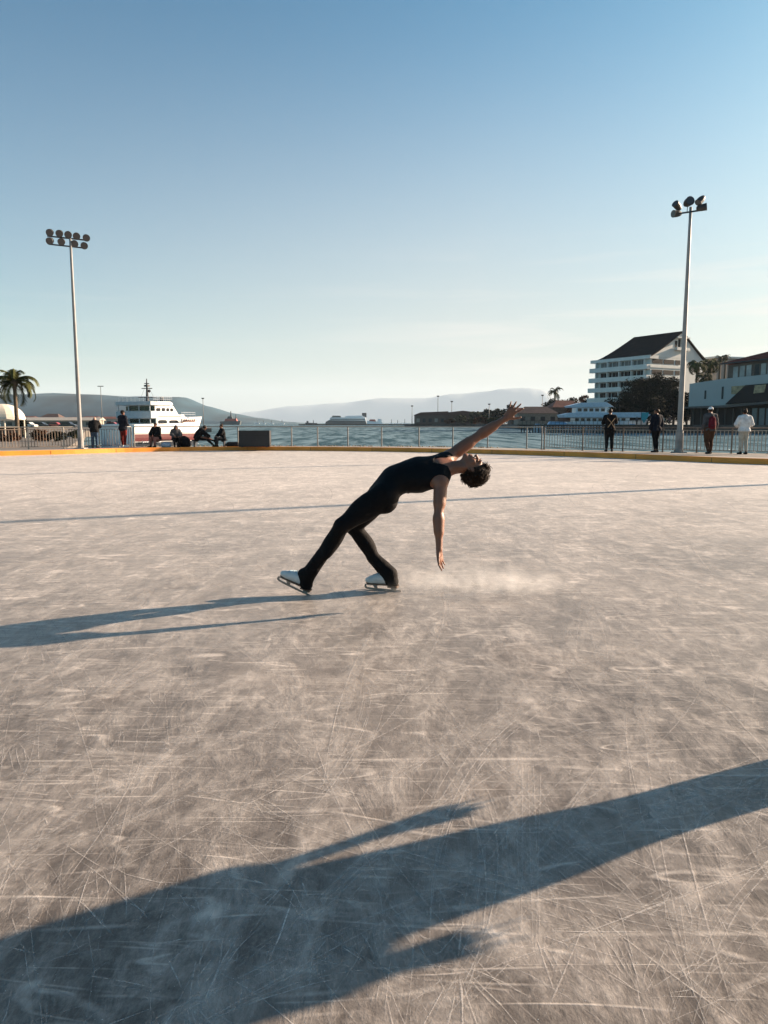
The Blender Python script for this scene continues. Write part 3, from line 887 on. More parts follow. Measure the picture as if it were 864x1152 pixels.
for e in (-1, 1): Fh.sub(ell(hp(.0, -.012, .085*e), axh, (.030, .038, .03)), .006)
Fh.sub(cap(SK['neck'], hp(-.02, -.085, 0), .062, .066), .01)
hair_m = mat('dark_hair', (0.022, 0.011, 0.006), 0.6, var=0.3, scale=60, bump=0.6, bscale=150, spec=0.2)
hair = link_mesh('hair', Fh.mesh('hair'), hair_m, skater, smooth=True)
st_ = MB()
for p, d in curls:
    for _ in range(3):
        q = p+V((random.gauss(0, .008), random.gauss(0, .008), random.gauss(0, .008))); a = V((random.gauss(0, 1), random.gauss(0, 1), random.gauss(0, 1))).normalized()
        s1 = d.cross(a).normalized(); rr = random.uniform(.007, .015); pts = []
        for k in range(7):
            t = k*.95; pts.append(q+d*(.004+.0032*k)+s1*math.cos(t)*rr+d.cross(s1)*math.sin(t)*rr)
        st_.tube(pts, [.0018, .0024, .0024, .0022, .0018, .0014, .0008], 4, caps=False)
st_.build('curls', hair_m, hair, fix=False)

# black tank top
blk = mat('lycra', (0.004, 0.004, 0.005), 0.7, var=0.2, scale=6, bump=0.15, bscale=30, spec=0.15)
sub = []
nk, fc_, uc_, lc_ = SK['neck'], B.fc, B.up_c, B.lat_c
sub.append((cap(nk+fc_*.10+uc_*.03, nk+fc_*.07-uc_*.055, .066, .045), .008))     # scooped neckline
sub.append((cap(nk-uc_*.01, nk+uc_*.12, .072, .12), .008))
sub.append((cap(nk-fc_*.10+uc_*.05, nk-fc_*.08-uc_*.005, .06, .05), .008))
for q in 'LR':
    o_ = lc_*(1 if q == 'R' else -1)
    sub.append((cap(SK['sh'+q]+o_*.020-uc_*.005, SK['sh'+q]+o_*.09, .074, .11), .006))
    sub.append((cap(SK['sh'+q].lerp(SK['el'+q], .22), SK['el'+q], .070, .10), .006))
fold = []
for k, (t_, w_) in enumerate([(.02, .016), (.12, .013), (.24, .015), (.36, .012), (.48, .012)]):
    c_ = SK['waist'].lerp(SK['neck'], t_)-B.fc*(.078+.006*k); fold.append((cap(c_-B.lat_c*.09+B.up_c*.012*(-1)**k, c_+B.lat_c*.05-B.up_c*.014, w_*.8, w_*.6), .012))
top = B.mesh(0.0065, ['torso', 'pelvis'], off=.009, subs=sub, extra=fold, cuts=[(B.mid-B.up_p*.015, -B.up_p)], name='tank_top', rough=(.0022, 55, 1))
link_mesh('tank_top', top, blk, skater, smooth=True)
# gathered folds of the top at the small of the back
# black trousers, flared over the boots
ex = []
def boot_frame(heel, toe_dir, up_hint=(0, 0, 1)):
    f = V(toe_dir).normalized(); r = f.cross(V(up_hint)).normalized(); u = r.cross(f).normalized()
    Mx = Matrix((f, r*-1, u)).transposed().to_4x4(); Mx.translation = heel
    return Mx
# blades' contact points, measured in the photo
hL = gp(345.5, 669.5); hR = gp(446.0, 665.6)
dL = (pt(309.3, 651.0, hL.y+.06)-pt(348, 669.2, hL.y)).normalized()
dR = V((-.95, .33, 0)).normalized()
ML = boot_frame(hL, dL); MR = boot_frame(hR, dR)
LB = {}
for q, Mx in (('L', ML), ('R', MR)):
    loc = lambda x, y, z, Mx=Mx: Mx @ V((x, y, z))
    an = SK['an'+q]; kn = SK['kn'+q]
    ex_q = [(cap(kn.lerp(an, .62), loc(.058, 0, .150), .050, .062), .02),
            (cap(loc(.066, 0, .150), loc(.040, 0, .082), .060, .054), .02),
            (cap(loc(.095, 0, .150), loc(.060, 0, .105), .045, .044), .02)]
    ex += ex_q
for q in 'LR':
    kn_, hp_, an_ = SK['kn'+q], SK['hip'+q], SK['an'+q]
    for k in range(3):
        c_ = kn_.lerp(an_, -.06+.07*k); ax_ = (kn_-an_).normalized(); s_2 = ax_.cross(B.lat_p).normalized()
        ex.append((cap(c_-B.lat_p*.045+s_2*.030, c_+B.lat_p*.045+s_2*.040+ax_*.012, .011, .009), .010))
    for k in range(4):
        c_ = an_.lerp(kn_, .06+.085*k); ax_ = (kn_-an_).normalized(); s_2 = ax_.cross(B.lat_p).normalized()
        ex.append((cap(c_-B.lat_p*.040+s_2*.028*(-1)**k, c_+B.lat_p*.040-s_2*.010*(-1)**k+ax_*.02, .016, .012), .012))
pants = B.mesh(0.0065, ['pelvis', 'thigh', 'shin'], off=.007, extra=ex, name='trousers', subs=[(cap(ML @ V((.03, 0, -.03)), ML @ V((.25, 0, .02)), .085, .05), .004), (cap(MR @ V((.03, 0, -.03)), MR @ V((.25, 0, .02)), .085, .05), .004)],
               cuts=[(SK['waist']+B.up_p*.02, B.up_p)], rough=(.0025, 40, 2))
link_mesh('trousers', pants, mat('trouser_cloth', (0.005, 0.0045, 0.005), 0.8, var=0.2, scale=6, bump=0.3, bscale=28, spec=0.15), skater, smooth=True)

white_leather = mat('white_leather', (0.62, 0.60, 0.57), 0.42, var=0.10, scale=20, bump=0.2, bscale=60)
sole_m = mat('sole', (0.10, 0.06, 0.04), 0.6)
steel = mat('blade_steel', (0.30, 0.27, 0.25), 0.32, metal=1.0, var=0.2, scale=30)
for q, Mx in (('L', ML), ('R', MR)):
    loc = lambda x, y, z, Mx=Mx: Mx @ V((x, y, z))
    Fb = Field(np.array(tuple(loc(.1, 0, .15)))-.26, np.array(tuple(loc(.1, 0, .15)))+.26, .0055)
    fx = (loc(1, 0, 0)-loc(0, 0, 0))
    Fb.add(cap(loc(.035, 0, .100), loc(.215, 0, .085), .040, .034), .02)
    Fb.add(cap(loc(.215, 0, .084), loc(.250, 0, .080), .036, .027), .02)
    up_s = (SK['kn'+q]-SK['an'+q]).normalized(); ab = loc(.048, 0, .110)
    Fb.add(cap(ab, ab+(Mx.to_3x3() @ V((0, 0, 1))).lerp(up_s, .55).normalized()*.055, .040, .043), .02)
    Fb.add(cap(loc(.085, 0, .125), loc(.165, 0, .100), .038, .036), .03)
    Fb.cut(loc(0, 0, .062), -(loc(0, 0, 1)-loc(0, 0, 0)))
    boot = link_mesh('skate_boot', Fb.mesh('skate_boot'), white_leather, skater, smooth=True)
    sl_ = MB()
    lo_, hi_ = [], []
    for k in range(20):
        a = 2*math.pi*k/20; x = .125+.145*math.cos(a); y = (.036-.006*math.cos(a)*-1)*math.sin(a)*(1-.25*max(0, -math.cos(a+1.2))*0)
        lo_.append(loc(x, y, .050)); hi_.append(loc(x, y*1.04, .064))
    sl_.loft([lo_, hi_], closed=True, caps=True)
    sl_.prism([loc(-.012, -.028, .052), loc(.062, -.032, .052), loc(.070, .032, .052), loc(-.012, .028, .052)], (Mx.to_3x3() @ V((0, 0, -.018))))
    sl_.build('sole', sole_m, boot)
    bl = MB()
    prof = [(-.045, .006), (-.040, 0.002), (.02, 0), (.14, 0.0), (.22, .0015), (.268, .006), (.283, .014), (.287, .026), (.280, .046), (.268, .046), (.268, .030), (.258, .020), (.05, .016), (-.04, .014)]
    bl.prism([loc(x, -.002, z) for x, z in prof], Mx.to_3x3() @ V((0, .004, 0)))
    bl.prism([loc(x, -.003, z) for x, z in [(.005, .014), (.045, .014), (.052, .036), (-.002, .036)]], Mx.to_3x3() @ V((0, .006, 0)))
    bl.prism([loc(x, -.0035, z) for x, z in [(.165, .014), (.190, .014), (.215, .050), (.170, .050)]], Mx.to_3x3() @ V((0, .007, 0)))
    bl.prism([loc(x, -.028, .046) for x in (.150, .262)] + [loc(x, .028, .046) for x in (.262, .150)], Mx.to_3x3() @ V((0, 0, .0035)))
    bl.prism([loc(x, -.024, .0315) for x in (-.012, .062)] + [loc(x, .024, .0315) for x in (.062, -.012)], Mx.to_3x3() @ V((0, 0, .0030)))
    bl.build('blade', steel, boot)
    lc = MB()
    for k in range(7):
        x = .122+.0135*k
        zt = .1655-.0054*k
        lc.tube([loc(x-.004, -.022, zt-.016), loc(x, -.012, zt-.004), loc(x+.003, 0, zt), loc(x, .012, zt-.004), loc(x-.004, .022, zt-.016)], .0032, 5)
    lc.tube([loc(.100, 0, .170), loc(.100, -.025, .168), loc(.092, -.045, .150)], .0022, 5)
    lc.build('laces', mat('lace', (0.35, 0.50, 0.58), 0.7), boot)
print('skater done')

# ================================================================== RAILINGS, MASTS, LAMP POSTS
galv = mat('galvanised', (0.20, 0.195, 0.185), 0.55, metal=0.2, var=0.15, scale=8)
painted = mat('grey_paint', (0.30, 0.27, 0.23), 0.5, var=0.12, scale=5)
rust = mat('rusty_rail', (0.17, 0.13, 0.10), 0.7, var=0.3, scale=4)
dark_steel = mat('dark_steel', (0.03, 0.03, 0.035), 0.5, metal=0.3)

FL = [0.0]
for a_, b_ in zip(FENCE, FENCE[1:]): FL.append(FL[-1]+(b_-a_).length)
def fence_at(s_):
    k = 0
    while k < len(FENCE)-2 and FL[k+1] < s_: k += 1
    u = (s_-FL[k])/(FL[k+1]-FL[k]); return FENCE[k].lerp(FENCE[k+1], u)
def fence_s(px):
    best = min(range(len(FENCE)), key=lambda i: abs(432+FPX*FENCE[i].x/(FENCE[i].y*0.9925+0.15)-px) if FENCE[i].y > 5 else 1e9)
    for s_ in [FL[best]+d for d in np.arange(-3, 3, .02)]:
        p = fence_at(max(0, min(FL[-1], s_)))
        if 432+FPX*p.x/(p.y*0.9925+0.15) >= px: return s_
    return FL[best]
FH = 1.0
def railing(name, pxs, label, cat, bars, top_mat, bar_mat, ext0=None, ext1=None, th=0.05):
    ss = [fence_s(p) for p in pxs]
    if ext0: ss = [ss[0]-d for d in ext0] + ss
    if ext1: ss = ss + [ss[-1]+d for d in ext1]
    ss = [max(0, min(FL[-1], s_)) for s_ in ss]; ss = sorted(set(ss))
    root = empty(name, tuple(fence_at(ss[len(ss)//2])+V((0, 0, KH))), label=label, cat=cat)
    o0 = V(root.location)
    def up(s_, z): return fence_at(s_)+V((0, 0, KH+z))-o0
    for s_ in ss:
        MB().tube([up(s_, -0.01), up(s_, FH)], 0.032, 8).box(up(s_, .006), (.12, .12, .012)).build('post', bar_mat if not bars else top_mat, root, smooth=False)
    tr = MB(); n = int((ss[-1]-ss[0])/0.5)
    path = [up(ss[0]+(ss[-1]-ss[0])*i/n, FH+0.01) for i in range(n+1)]
    tr.tube(path, th/2, 8).build('top_rail', top_mat, root, smooth=True)
    if bars:
        for a_, b_ in zip(ss, ss[1:]):
            m_ = MB(); m_.bar(up(a_+.03, .10), up(b_-.03, .10), .035, .03); m_.bar(up(a_+.03, .90), up(b_-.03, .90), .035, .03)
            k = max(2, round((b_-a_)/0.135))
            for i in range(1, k):
                s_ = a_+(b_-a_)*i/k
                m_.bar(up(s_, .11), up(s_, .89), .022+.006*random.random(), .02)
            m_.build('bar_panel', bar_mat, root)
    else:
        pass
    return root
railing('barred_fence', [-30, 32, 72, 112, 148], 'weathered barred metal fence between the palm tree and the white ferry', 'fence', True, painted, rust, ext0=[6.6, 4.4, 2.2])
railing('quay_railing', [151, 200, 268, 328, 357, 391, 429, 471, 509, 548, 592, 609], 'thin steel railing with one top rail and open gaps in front of the sea', 'railing', False, painted, galv)
railing('barred_fence', [612, 655, 700, 745, 783, 822, 864], 'long barred railing with pale uprights behind the people at the right of the rink', 'fence', True, rust, painted, ext1=[2.2, 4.4])

def lamp_unit(root, c, face, r, ln, m_):
    f = V(face).normalized(); s_, u_, _ = frame_from(f)
    rows = []
    for t, rr in [(-ln*.55, .25*r), (-ln*.5, .62*r), (-ln*.25, .86*r), (0, .97*r), (ln*.42, r), (ln*.45, 1.06*r), (ln*.5, 1.06*r), (ln*.5, .95*r)]:
        rows.append([c+f*t+(s_*math.cos(2*math.pi*k/14)+u_*math.sin(2*math.pi*k/14))*rr for k in range(14)])
    o = MB().loft(rows, closed=True, caps=True).build('floodlight', m_, root, smooth=False)
    MB().loft([[c+f*(ln*.5+.004)+(s_*math.cos(2*math.pi*k/14)+u_*math.sin(2*math.pi*k/14))*rr for k in range(14)] for rr in (.94*r, .5*r, .02*r)], closed=True).build('lens', mat('lamp_glass', (0.05, 0.05, 0.055), 0.15), o)
    return o
lampm = mat('lamp_housing', (0.03, 0.028, 0.028), 0.55)
def mast(name, basepx, baseY, top_px, lamps, bars, label, face, r, ln, rad=(0.13, 0.075)):
    b0 = pt(basepx, 475, baseY); b0 = V((b0.x, baseY, KH-0.012))
    root = empty(name, tuple(b0), label=label, cat='floodlight mast')
    t0 = pt(top_px[0], top_px[1], baseY)-b0
    t0.x = 0; t0.y = 0
    MB().loft([[V((math.cos(2*math.pi*k/12), math.sin(2*math.pi*k/12), 0))*(rad[0]+(rad[1]-rad[0])*i/10) + V((0, 0, t0.z*i/10)) for k in range(12)] for i in range(11)], closed=True, caps=True).build('pole', mat('mast_paint', (0.23, 0.23, 0.225), 0.5, metal=0.0, var=0.18, scale=2), root, smooth=True)
    bs = MB(); bs.box((0, 0, .02), (.48, .48, .04)); bs.tube([(0, 0, .03), (0, 0, .9)], [rad[0]*1.28, rad[0]*1.22], 12)
    for a_ in range(4): bs.tube([(.18*math.cos(a_*1.571+.78), .18*math.sin(a_*1.571+.78), .03), (.18*math.cos(a_*1.571+.78), .18*math.sin(a_*1.571+.78), .11)], .018, 6)
    bs.build('base', mat('mast_base', (0.26, 0.25, 0.24), 0.7, var=0.3), root)
    fr = MB()
    for (xa, ya, xb, yb, dY) in bars:
        A_, B_ = pt(xa, ya, baseY-dY)-b0, pt(xb, yb, baseY+dY)-b0
        fr.bar(A_, B_, .055, .055)
    for (x, y, dY, fx) in lamps:
        c = pt(x, y, baseY+dY)-b0
        lamp_unit(root, c, V(fx) if isinstance(fx, tuple) else V(face)+V((fx, 0, 0)), r*(1.25 if fx == (.1, -1, .1) else 1), ln, lampm)
        A_, B_ = pt(bars[-1][0], bars[-1][1], baseY-bars[-1][4])-b0, pt(bars[-1][2], bars[-1][3], baseY+bars[-1][4])-b0
        if len(bars) > 1 and y < 268.5:
            A_, B_ = pt(bars[0][0], bars[0][1], baseY-bars[0][4])-b0, pt(bars[0][2], bars[0][3], baseY+bars[0][4])-b0
        u = max(0, min(1, (c.x-A_.x)/(B_.x-A_.x))); q = A_.lerp(B_, u)
        fr.tube([q, c], .014, 5)
    fr.build('crossarm', dark_steel, root)
    return root
Lm = [(56.7, 261.3, -.40, -.2), (67.3, 262.3, -.2, -.1), (77, 263.6, .0, 0), (86.2, 265.2, .2, .1), (96.8, 267.2, .40, .3), (56.8, 270.8, -.4, -.3), (69.6, 271.6, -.15, -.1), (84, 273.8, .15, .1), (94.4, 276, .4, .3)]
mast('floodlight_mast', 89.6, 34.6, (76.5, 268.5), Lm, [(53, 265.5, 99, 270.5, .42), (56, 274.8, 96, 279.2, .40)], 'tall tapered mast by the palm tree carrying two rows of round floodlights', (.25, -1, -.45), .155, .26, (.105, .055))
Rm = [(761.5, 240.4, .3, (-1, -.35, -.12)), (762.2, 232.0, .3, (-.75, -.5, .45)), (774, 227.8, .0, (.1, -1, .1)), (788.4, 225.0, -.3, (-.75, -.3, -.75)), (789.4, 233.6, -.3, (1, -.4, .12))]
mast('floodlight_mast', 765.2, 29.8, (775, 233), Rm, [(759, 241, 792, 236, -.32)], 'tall pale mast in front of the hotel with one arm of five tilted floodlights', (.0, -1, -.25), .135, .36, (.122, .055))
# its twin stands further round the rink; its long thin shadow crosses the ice
sx = math.sin(SUN_AZ); sy = math.cos(SUN_AZ)
gA, gB = gp(0, 587), gp(864, 545)
base3 = gB + (gB-gA).normalized()*15.6
r3 = empty('floodlight_mast', (base3.x, base3.y, KH-0.012), label='tall mast past the right edge whose thin shadow crosses the rink', cat='floodlight mast')
MB().tube([(0, 0, 0), (0, 0, 11.5)], [.14, .09], 12).build('pole', _mats['mast_paint'], r3, smooth=True)
MB().bar((-.7, .2, 11.5), (.7, -.2, 11.5), .06).build('crossarm', dark_steel, r3)
for dx in (-.55, 0, .55): lamp_unit(r3, V((dx, -.1, 11.75)), (-.6, -.6, -.5), .2, .34, lampm)

def lamp_post(px, top, Y, label, z0=0.1, arms=1, group='thin lamp posts along the far quays'):
    p = pt(px, 475, Y); h = pt(px, top, Y).z-z0
    root = empty('lamp_post', (p.x, Y, z0), label=label, cat='lamp post', group=group)
    r = max(.05, Y*.00045)
    MB().tube([(0, 0, 0), (0, 0, h)], [r*1.2, r*.8], 6).build('pole', mat('post_grey', (.16, .16, .16), .6), root, smooth=True)
    m_ = MB(); w_ = max(.28, Y*.0019)
    if arms == 2: m_.box((-w_, 0, h), (w_*1.6, w_*.7, w_*.45)); m_.box((w_, 0, h), (w_*1.6, w_*.7, w_*.45)); m_.bar((-w_, 0, h-.02), (w_, 0, h-.02), r)
    else: m_.box((0, 0, h+w_*.2), (w_*1.7, w_*1.0, w_*.7)); m_.ball((0, 0, h+w_*.1), w_*.55, 8, 5)
    m_.build('lamp_head', dark_steel, root)

# ================================================================== CASE ON THE KERB
p = gp(287.3, 502.0, KH); Yc = 36.9
cx = (287.3-432)/FPX*(Yc*.9925+.15)
case = empty('equipment_case', (cx, Yc, KH-.012), 0.0, 'big black boxy case standing alone against the open railing', 'equipment case')
bm_ = MB().box((0, 0, .43), (1.52, .62, .80)); bm_.build('body', mat('case_black', (0.012, 0.012, 0.014), 0.6, var=.2, bump=.2), case, bevel=.012)
hw = MB()
for x in (-.76, .76):
    hw.box((x, -.312, .43), (.03, .012, .80))
for z in (.04, .82): hw.box((0, -.312, z), (1.49, .012, .03))
hw.box((0, -.314, .60), (1.46, .01, .016))
hw.build('edge_trim', mat('case_trim', (0.02, 0.02, 0.022), 0.35, metal=.7), case)
MB().tube([(-.12, -.31, .40), (-.12, -.35, .40), (.12, -.35, .40), (.12, -.31, .40)], .012, 6).build('handle', dark_steel, case)
for x in (-.62, .62):
    for y in (-.22, .22): MB().box((x, y, .018), (.10, .06, .036)).build('foot', dark_steel, case)

# ================================================================== ONLOOKERS
def jl(o, yaw, d, sc):
    c, s_ = math.cos(yaw), math.sin(yaw)
    return {k: (V((v[0]*c-v[1]*s_, v[0]*s_+v[1]*c, v[2]))*sc + o) for k, v in d.items()}
def rotv(v, yaw): c, s_ = math.cos(yaw), math.sin(yaw); return V((v[0]*c-v[1]*s_, v[0]*s_+v[1]*c, v[2]))
STAND = dict(hipL=(-.09, 0, .92), hipR=(.09, 0, .92), waist=(0, .0, 1.10), neck=(0, -.015, 1.47), shL=(-.185, -.01, 1.425), shR=(.185, -.01, 1.425), head=(0, .02, 1.64),
             elL=(-.245, -.04, 1.15), elR=(.245, -.04, 1.15), wrL=(-.25, .07, .90), wrR=(.25, .07, .90), knL=(-.10, .02, .50), knR=(.10, .02, .50),
             anL=(-.11, -.03, .085), anR=(.11, -.03, .085), toeL=(-.13, .14, .03), toeR=(.13, .14, .03))
def person(px, Y, yaw, pose, label, outfit, h=1.75, z0=KH-.012, headup=(0, 0, 1), headfwd=(0, 1, 0), hands=None, group=None, vox=.014, xy=None, hdir=((0, .1, -1), (0, .1, -1))):
    if xy is None: x = (px-432)/FPX*(Y*.9925+.15)
    else: x, Y = xy
    o = V((x, Y, z0)); sc = h/1.75
    d = dict(STAND); d.update(pose)
    J = jl(V((0, 0, 0)), yaw, d, sc); J['headup'] = rotv(headup, yaw).normalized()
    b = Body(J, sc); b.headprims(rotv(headfwd, yaw), fine=False)
    for q, sg in (('L', 1), ('R', -1)):
        hd = rotv(hdir[0 if q == 'L' else 1], yaw)
        b.hand(q, hd, b.lat_c*sg if not outfit.get('spread') else -b.fc, b.fc if not outfit.get('spread') else -b.lat_c*sg, curl=.3 if not outfit.get('spread') else .08, spread=outfit.get('spread', 6), thumb=30)
    me_ = b.mesh(vox, name='person')
    ob = link_mesh('person', me_, outfit.get('skin', skin_mat), smooth=True, loc=o)
    tag(ob, label, 'person', group)
    u, f = J['headup'], b.hf
    c_ = J['head']
    ax = (b.hf, u, b.hr)
    # clothes
    if 'top' in outfit:
        off = outfit.get('puff', .02)
        tg = ['torso', 'pelvis', 'neck'] if outfit.get('collar') else ['torso', 'pelvis']
        if outfit.get('sleeves', True): tg += ['uarm', 'farm']
        ex_ = []
        if outfit.get('flank'):
            for (p0_, p1_, r0_, r1_) in outfit['flank']:
                q_ = jl(V((0, 0, 0)), yaw, {'a': p0_, 'b': p1_}, sc); ex_.append((cap(q_['a'], q_['b'], r0_, r1_), .04))
        if outfit.get('hood'):
            ex_ = [(ell(c_-b.hf*.02*sc, ax, (.125*sc, .14*sc, .11*sc)), .04), (cap(J['neck'], c_, .10*sc, .09*sc), .04)]
        sb = [(cap(J['wr'+q], J['wr'+q]+(J['wr'+q]-J['el'+q])*.6, .06*sc, .06*sc), .005) for q in 'LR'] if outfit.get('sleeves', True) else []
        if outfit.get('hood'): sb.append((ell(c_+b.hf*.09*sc-u*.02, ax, (.07*sc, .085*sc, .065*sc)), .01))
        elif not outfit.get('collar'): sb.append((cap(J['neck']+b.up_c*.05*sc, c_, .07*sc, .07*sc), .01))
        hem = outfit.get('hem', .03)
        link_mesh('jacket' if off > .012 else 'shirt', b.mesh(vox, tg, off=off, offs=outfit.get('offs'), extra=ex_, subs=sb, cuts=[(b.mid-b.up_p*hem*sc, -b.up_p)], name='jacket', rough=(.004, 30, 2)), outfit['top'], ob, smooth=True)
    if 'legs' in outfit:
        sb = []
        for q in 'LR':
            an, kn = J['an'+q], J['kn'+q]
            if outfit.get('shorts'): sb.append((cap(kn, an, .10*sc, .10*sc), .005)); 
            else: sb.append((cap(an-(kn-an).normalized()*.02, an-(kn-an).normalized()*.14, .07*sc, .09*sc), .005))
        link_mesh('trousers', b.mesh(vox, ['pelvis', 'thigh', 'shin'], off=outfit.get('loose', .014), subs=sb, cuts=[(b.mid+b.up_p*.10*sc, b.up_p)], name='trousers', rough=(.004, 25, 2)), outfit['legs'], ob, smooth=True)
    sh_ = outfit.get('shoes', fabric('shoe', (.02, .02, .02)))
    for q in 'LR':
        an, to, kn = J['an'+q], J['toe'+q], J['kn'+q]
        fd = (to-an).normalized(); heel = an+(an-kn).normalized()*.05*sc-fd*.02
        F = Field(np.minimum(A3(an), A3(to))-.14, np.maximum(A3(an), A3(to))+.14, .011)
        F.add(cap(heel, to, .046*sc, .040*sc), .02); F.add(cap(an, heel, .046*sc, .044*sc), .02); F.cut(V((0, 0, 0.001)), V((0, 0, -1)))
        F.cut(an+(kn-an).normalized()*.03, (kn-an))
        link_mesh('shoe', F.mesh('shoe'), sh_, ob, smooth=True)
    hr = outfit.get('hair', 'short')
    if hr != 'none' and not outfit.get('hood'):
        F = Field(A3(c_)-.26, A3(c_)+.26, .011)
        F.add(ell(c_-b.hf*.018*sc+u*.035*sc, ax, (.102*sc, .094*sc, .083*sc)), 0)
        if hr == 'long': F.add(cap(c_-b.hf*.05*sc, J['neck']-b.hf*.07*sc-u*.02, .075*sc, .06*sc), .03)
        if hr == 'bun': F.add(sph(c_-b.hf*.06*sc+u*.12*sc, .048*sc), .01)
        if hr == 'curly': F.rough(.008, 90, 2)
        F.sub(ell(c_+b.hf*.085*sc-u*.02*sc, ax, (.075*sc, .085*sc, .08*sc)), .01)
        link_mesh('hair', F.mesh('hair'), outfit.get('hairmat', hair_m), ob, smooth=True)
    if outfit.get('cap'):
        F = Field(A3(c_)-.26, A3(c_)+.26, .010)
        F.add(ell(c_-b.hf*.012*sc+u*.05*sc, ax, (.108*sc, .085*sc, .090*sc)), 0); F.cut(c_+u*.035*sc, -u)
        F.add(cap(c_+b.hf*.09*sc+u*.04*sc, c_+b.hf*.15*sc+u*.035*sc, .055*sc, .05*sc, (u, .25)), .005)
        link_mesh('cap', F.mesh('cap'), outfit['cap'], ob, smooth=True)
    return ob, J, b
navy = fabric('navy', (.012, .014, .022)); black = fabric('black', (.010, .010, .011)); brown = fabric('brown', (.07, .035, .022)); grey = fabric('grey', (.07, .07, .075))
white = fabric('white', (.62, .62, .62)); cream = fabric('cream', (.42, .38, .32)); denim = fabric('denim', (.035, .06, .10)); red = fabric('red', (.13, .016, .014)); pink = fabric('pink', (.20, .10, .09)); charcoal = fabric('charcoal', (.03, .03, .032))
lean = dict(hipL=(-.09, -.06, .90), hipR=(.09, -.06, .90), waist=(0, -.02, 1.07), neck=(0, .20, 1.38), shL=(-.19, .17, 1.33), shR=(.19, .17, 1.33), head=(0, .30, 1.53), elL=(-.26, .34, 1.12), elR=(.26, .34, 1.12), wrL=(-.10, .46, 1.04), wrR=(.10, .46, 1.04))
hf_ = ((.9, .3, -.1), (-.9, .3, -.1))
def fy(px, dx=0): return fence_at(fence_s(px)).y
person(107, fy(107)-.42, R(15), dict(lean, head=(0.0, .34, 1.49)), 'person in a dark jacket and jeans bowing over the fence beside the left mast', dict(top=black, legs=denim, puff=.035, hem=.10, hair='none', skin=mat('pale_skin', (.45, .24, .17), .5)), h=1.62, headup=(0, .55, .8), headfwd=(0, .8, -.55), hdir=hf_)
person(139.3, fy(139)-.35, R(-28), dict(elL=(-.24, .05, 1.16), wrL=(-.12, .22, 1.10), elR=(.24, .0, 1.15), wrR=(.16, .20, 1.05), anL=(-.12, .06, .085), toeL=(-.14, .22, .03)), 'person in a dark coat, knitted hat and red trousers standing before the ferry stern', dict(top=navy, legs=red, puff=.04, hem=.14, cap=black, shoes=white), h=1.82, hdir=((.7, .5, 0), (-.7, .5, 0)))
sit = dict(hipL=(-.09, 0, .42), hipR=(.09, 0, .42), waist=(0, -.01, .61), neck=(0, .06, .95), shL=(-.18, .05, .91), shR=(.18, .05, .91), head=(0, .11, 1.12), knL=(-.13, .38, .48), knR=(.13, .38, .48), anL=(-.13, .36, .085), anR=(.13, .36, .085), toeL=(-.15, .52, .03), toeR=(.15, .52, .03),
           elL=(-.26, .16, .70), elR=(.26, .16, .70), wrL=(-.12, .36, .58), wrR=(.12, .36, .58))
Yb = lambda px: fy(px)-.62
person(177, Yb(177), R(160), sit, 'person with short dark hair in a dark puffer and pink trousers seated below the ferry', dict(top=black, legs=pink, puff=.055, hem=.02), h=1.72, hdir=((.6, .6, -.2), (-.6, .6, -.2)))
person(198, Yb(198)-.1, R(205), dict(sit, neck=(0, .12, .93), shL=(-.18, .10, .89), shR=(.18, .10, .89), head=(.0, .20, 1.07)), 'person in a grey hooded top hunched forward between two seated people', dict(top=grey, legs=black, puff=.04, hem=.02, hood=True), h=1.6, hdir=((.6, .6, -.2), (-.6, .6, -.2)))
recl = dict(hipL=(-.09, 0, .42), hipR=(.09, 0, .42), waist=(0, .04, .60), neck=(0, .26, .86), shL=(-.19, .24, .83), shR=(.19, .24, .83), head=(0, .40, .98), knL=(-.12, .45, .50), knR=(.12, .45, .46), anL=(-.12, .86, .30), anR=(.12, .80, .10), toeL=(-.13, .98, .38), toeR=(.14, .95, .05),
            elL=(-.24, .42, .66), elR=(.24, .42, .66), wrL=(-.12, .58, .56), wrR=(.12, .58, .56))
person(222, Yb(222), R(-75), recl, 'person all in black bent forward with both legs stretched towards the black case', dict(top=black, legs=black, puff=.07, hem=.02), h=1.72, headup=(0, .5, .85), headfwd=(0, .9, -.4), hdir=((.3, .9, -.3), (-.3, .9, -.3)))
person(251, Yb(251), R(120), dict(sit, head=(0, .08, 1.12)), 'slim person in dark clothes with hair tied up seated next to the black case', dict(top=black, legs=charcoal, puff=.03, hem=.02, hair='bun'), h=1.62, hdir=((.6, .6, -.2), (-.6, .6, -.2)))
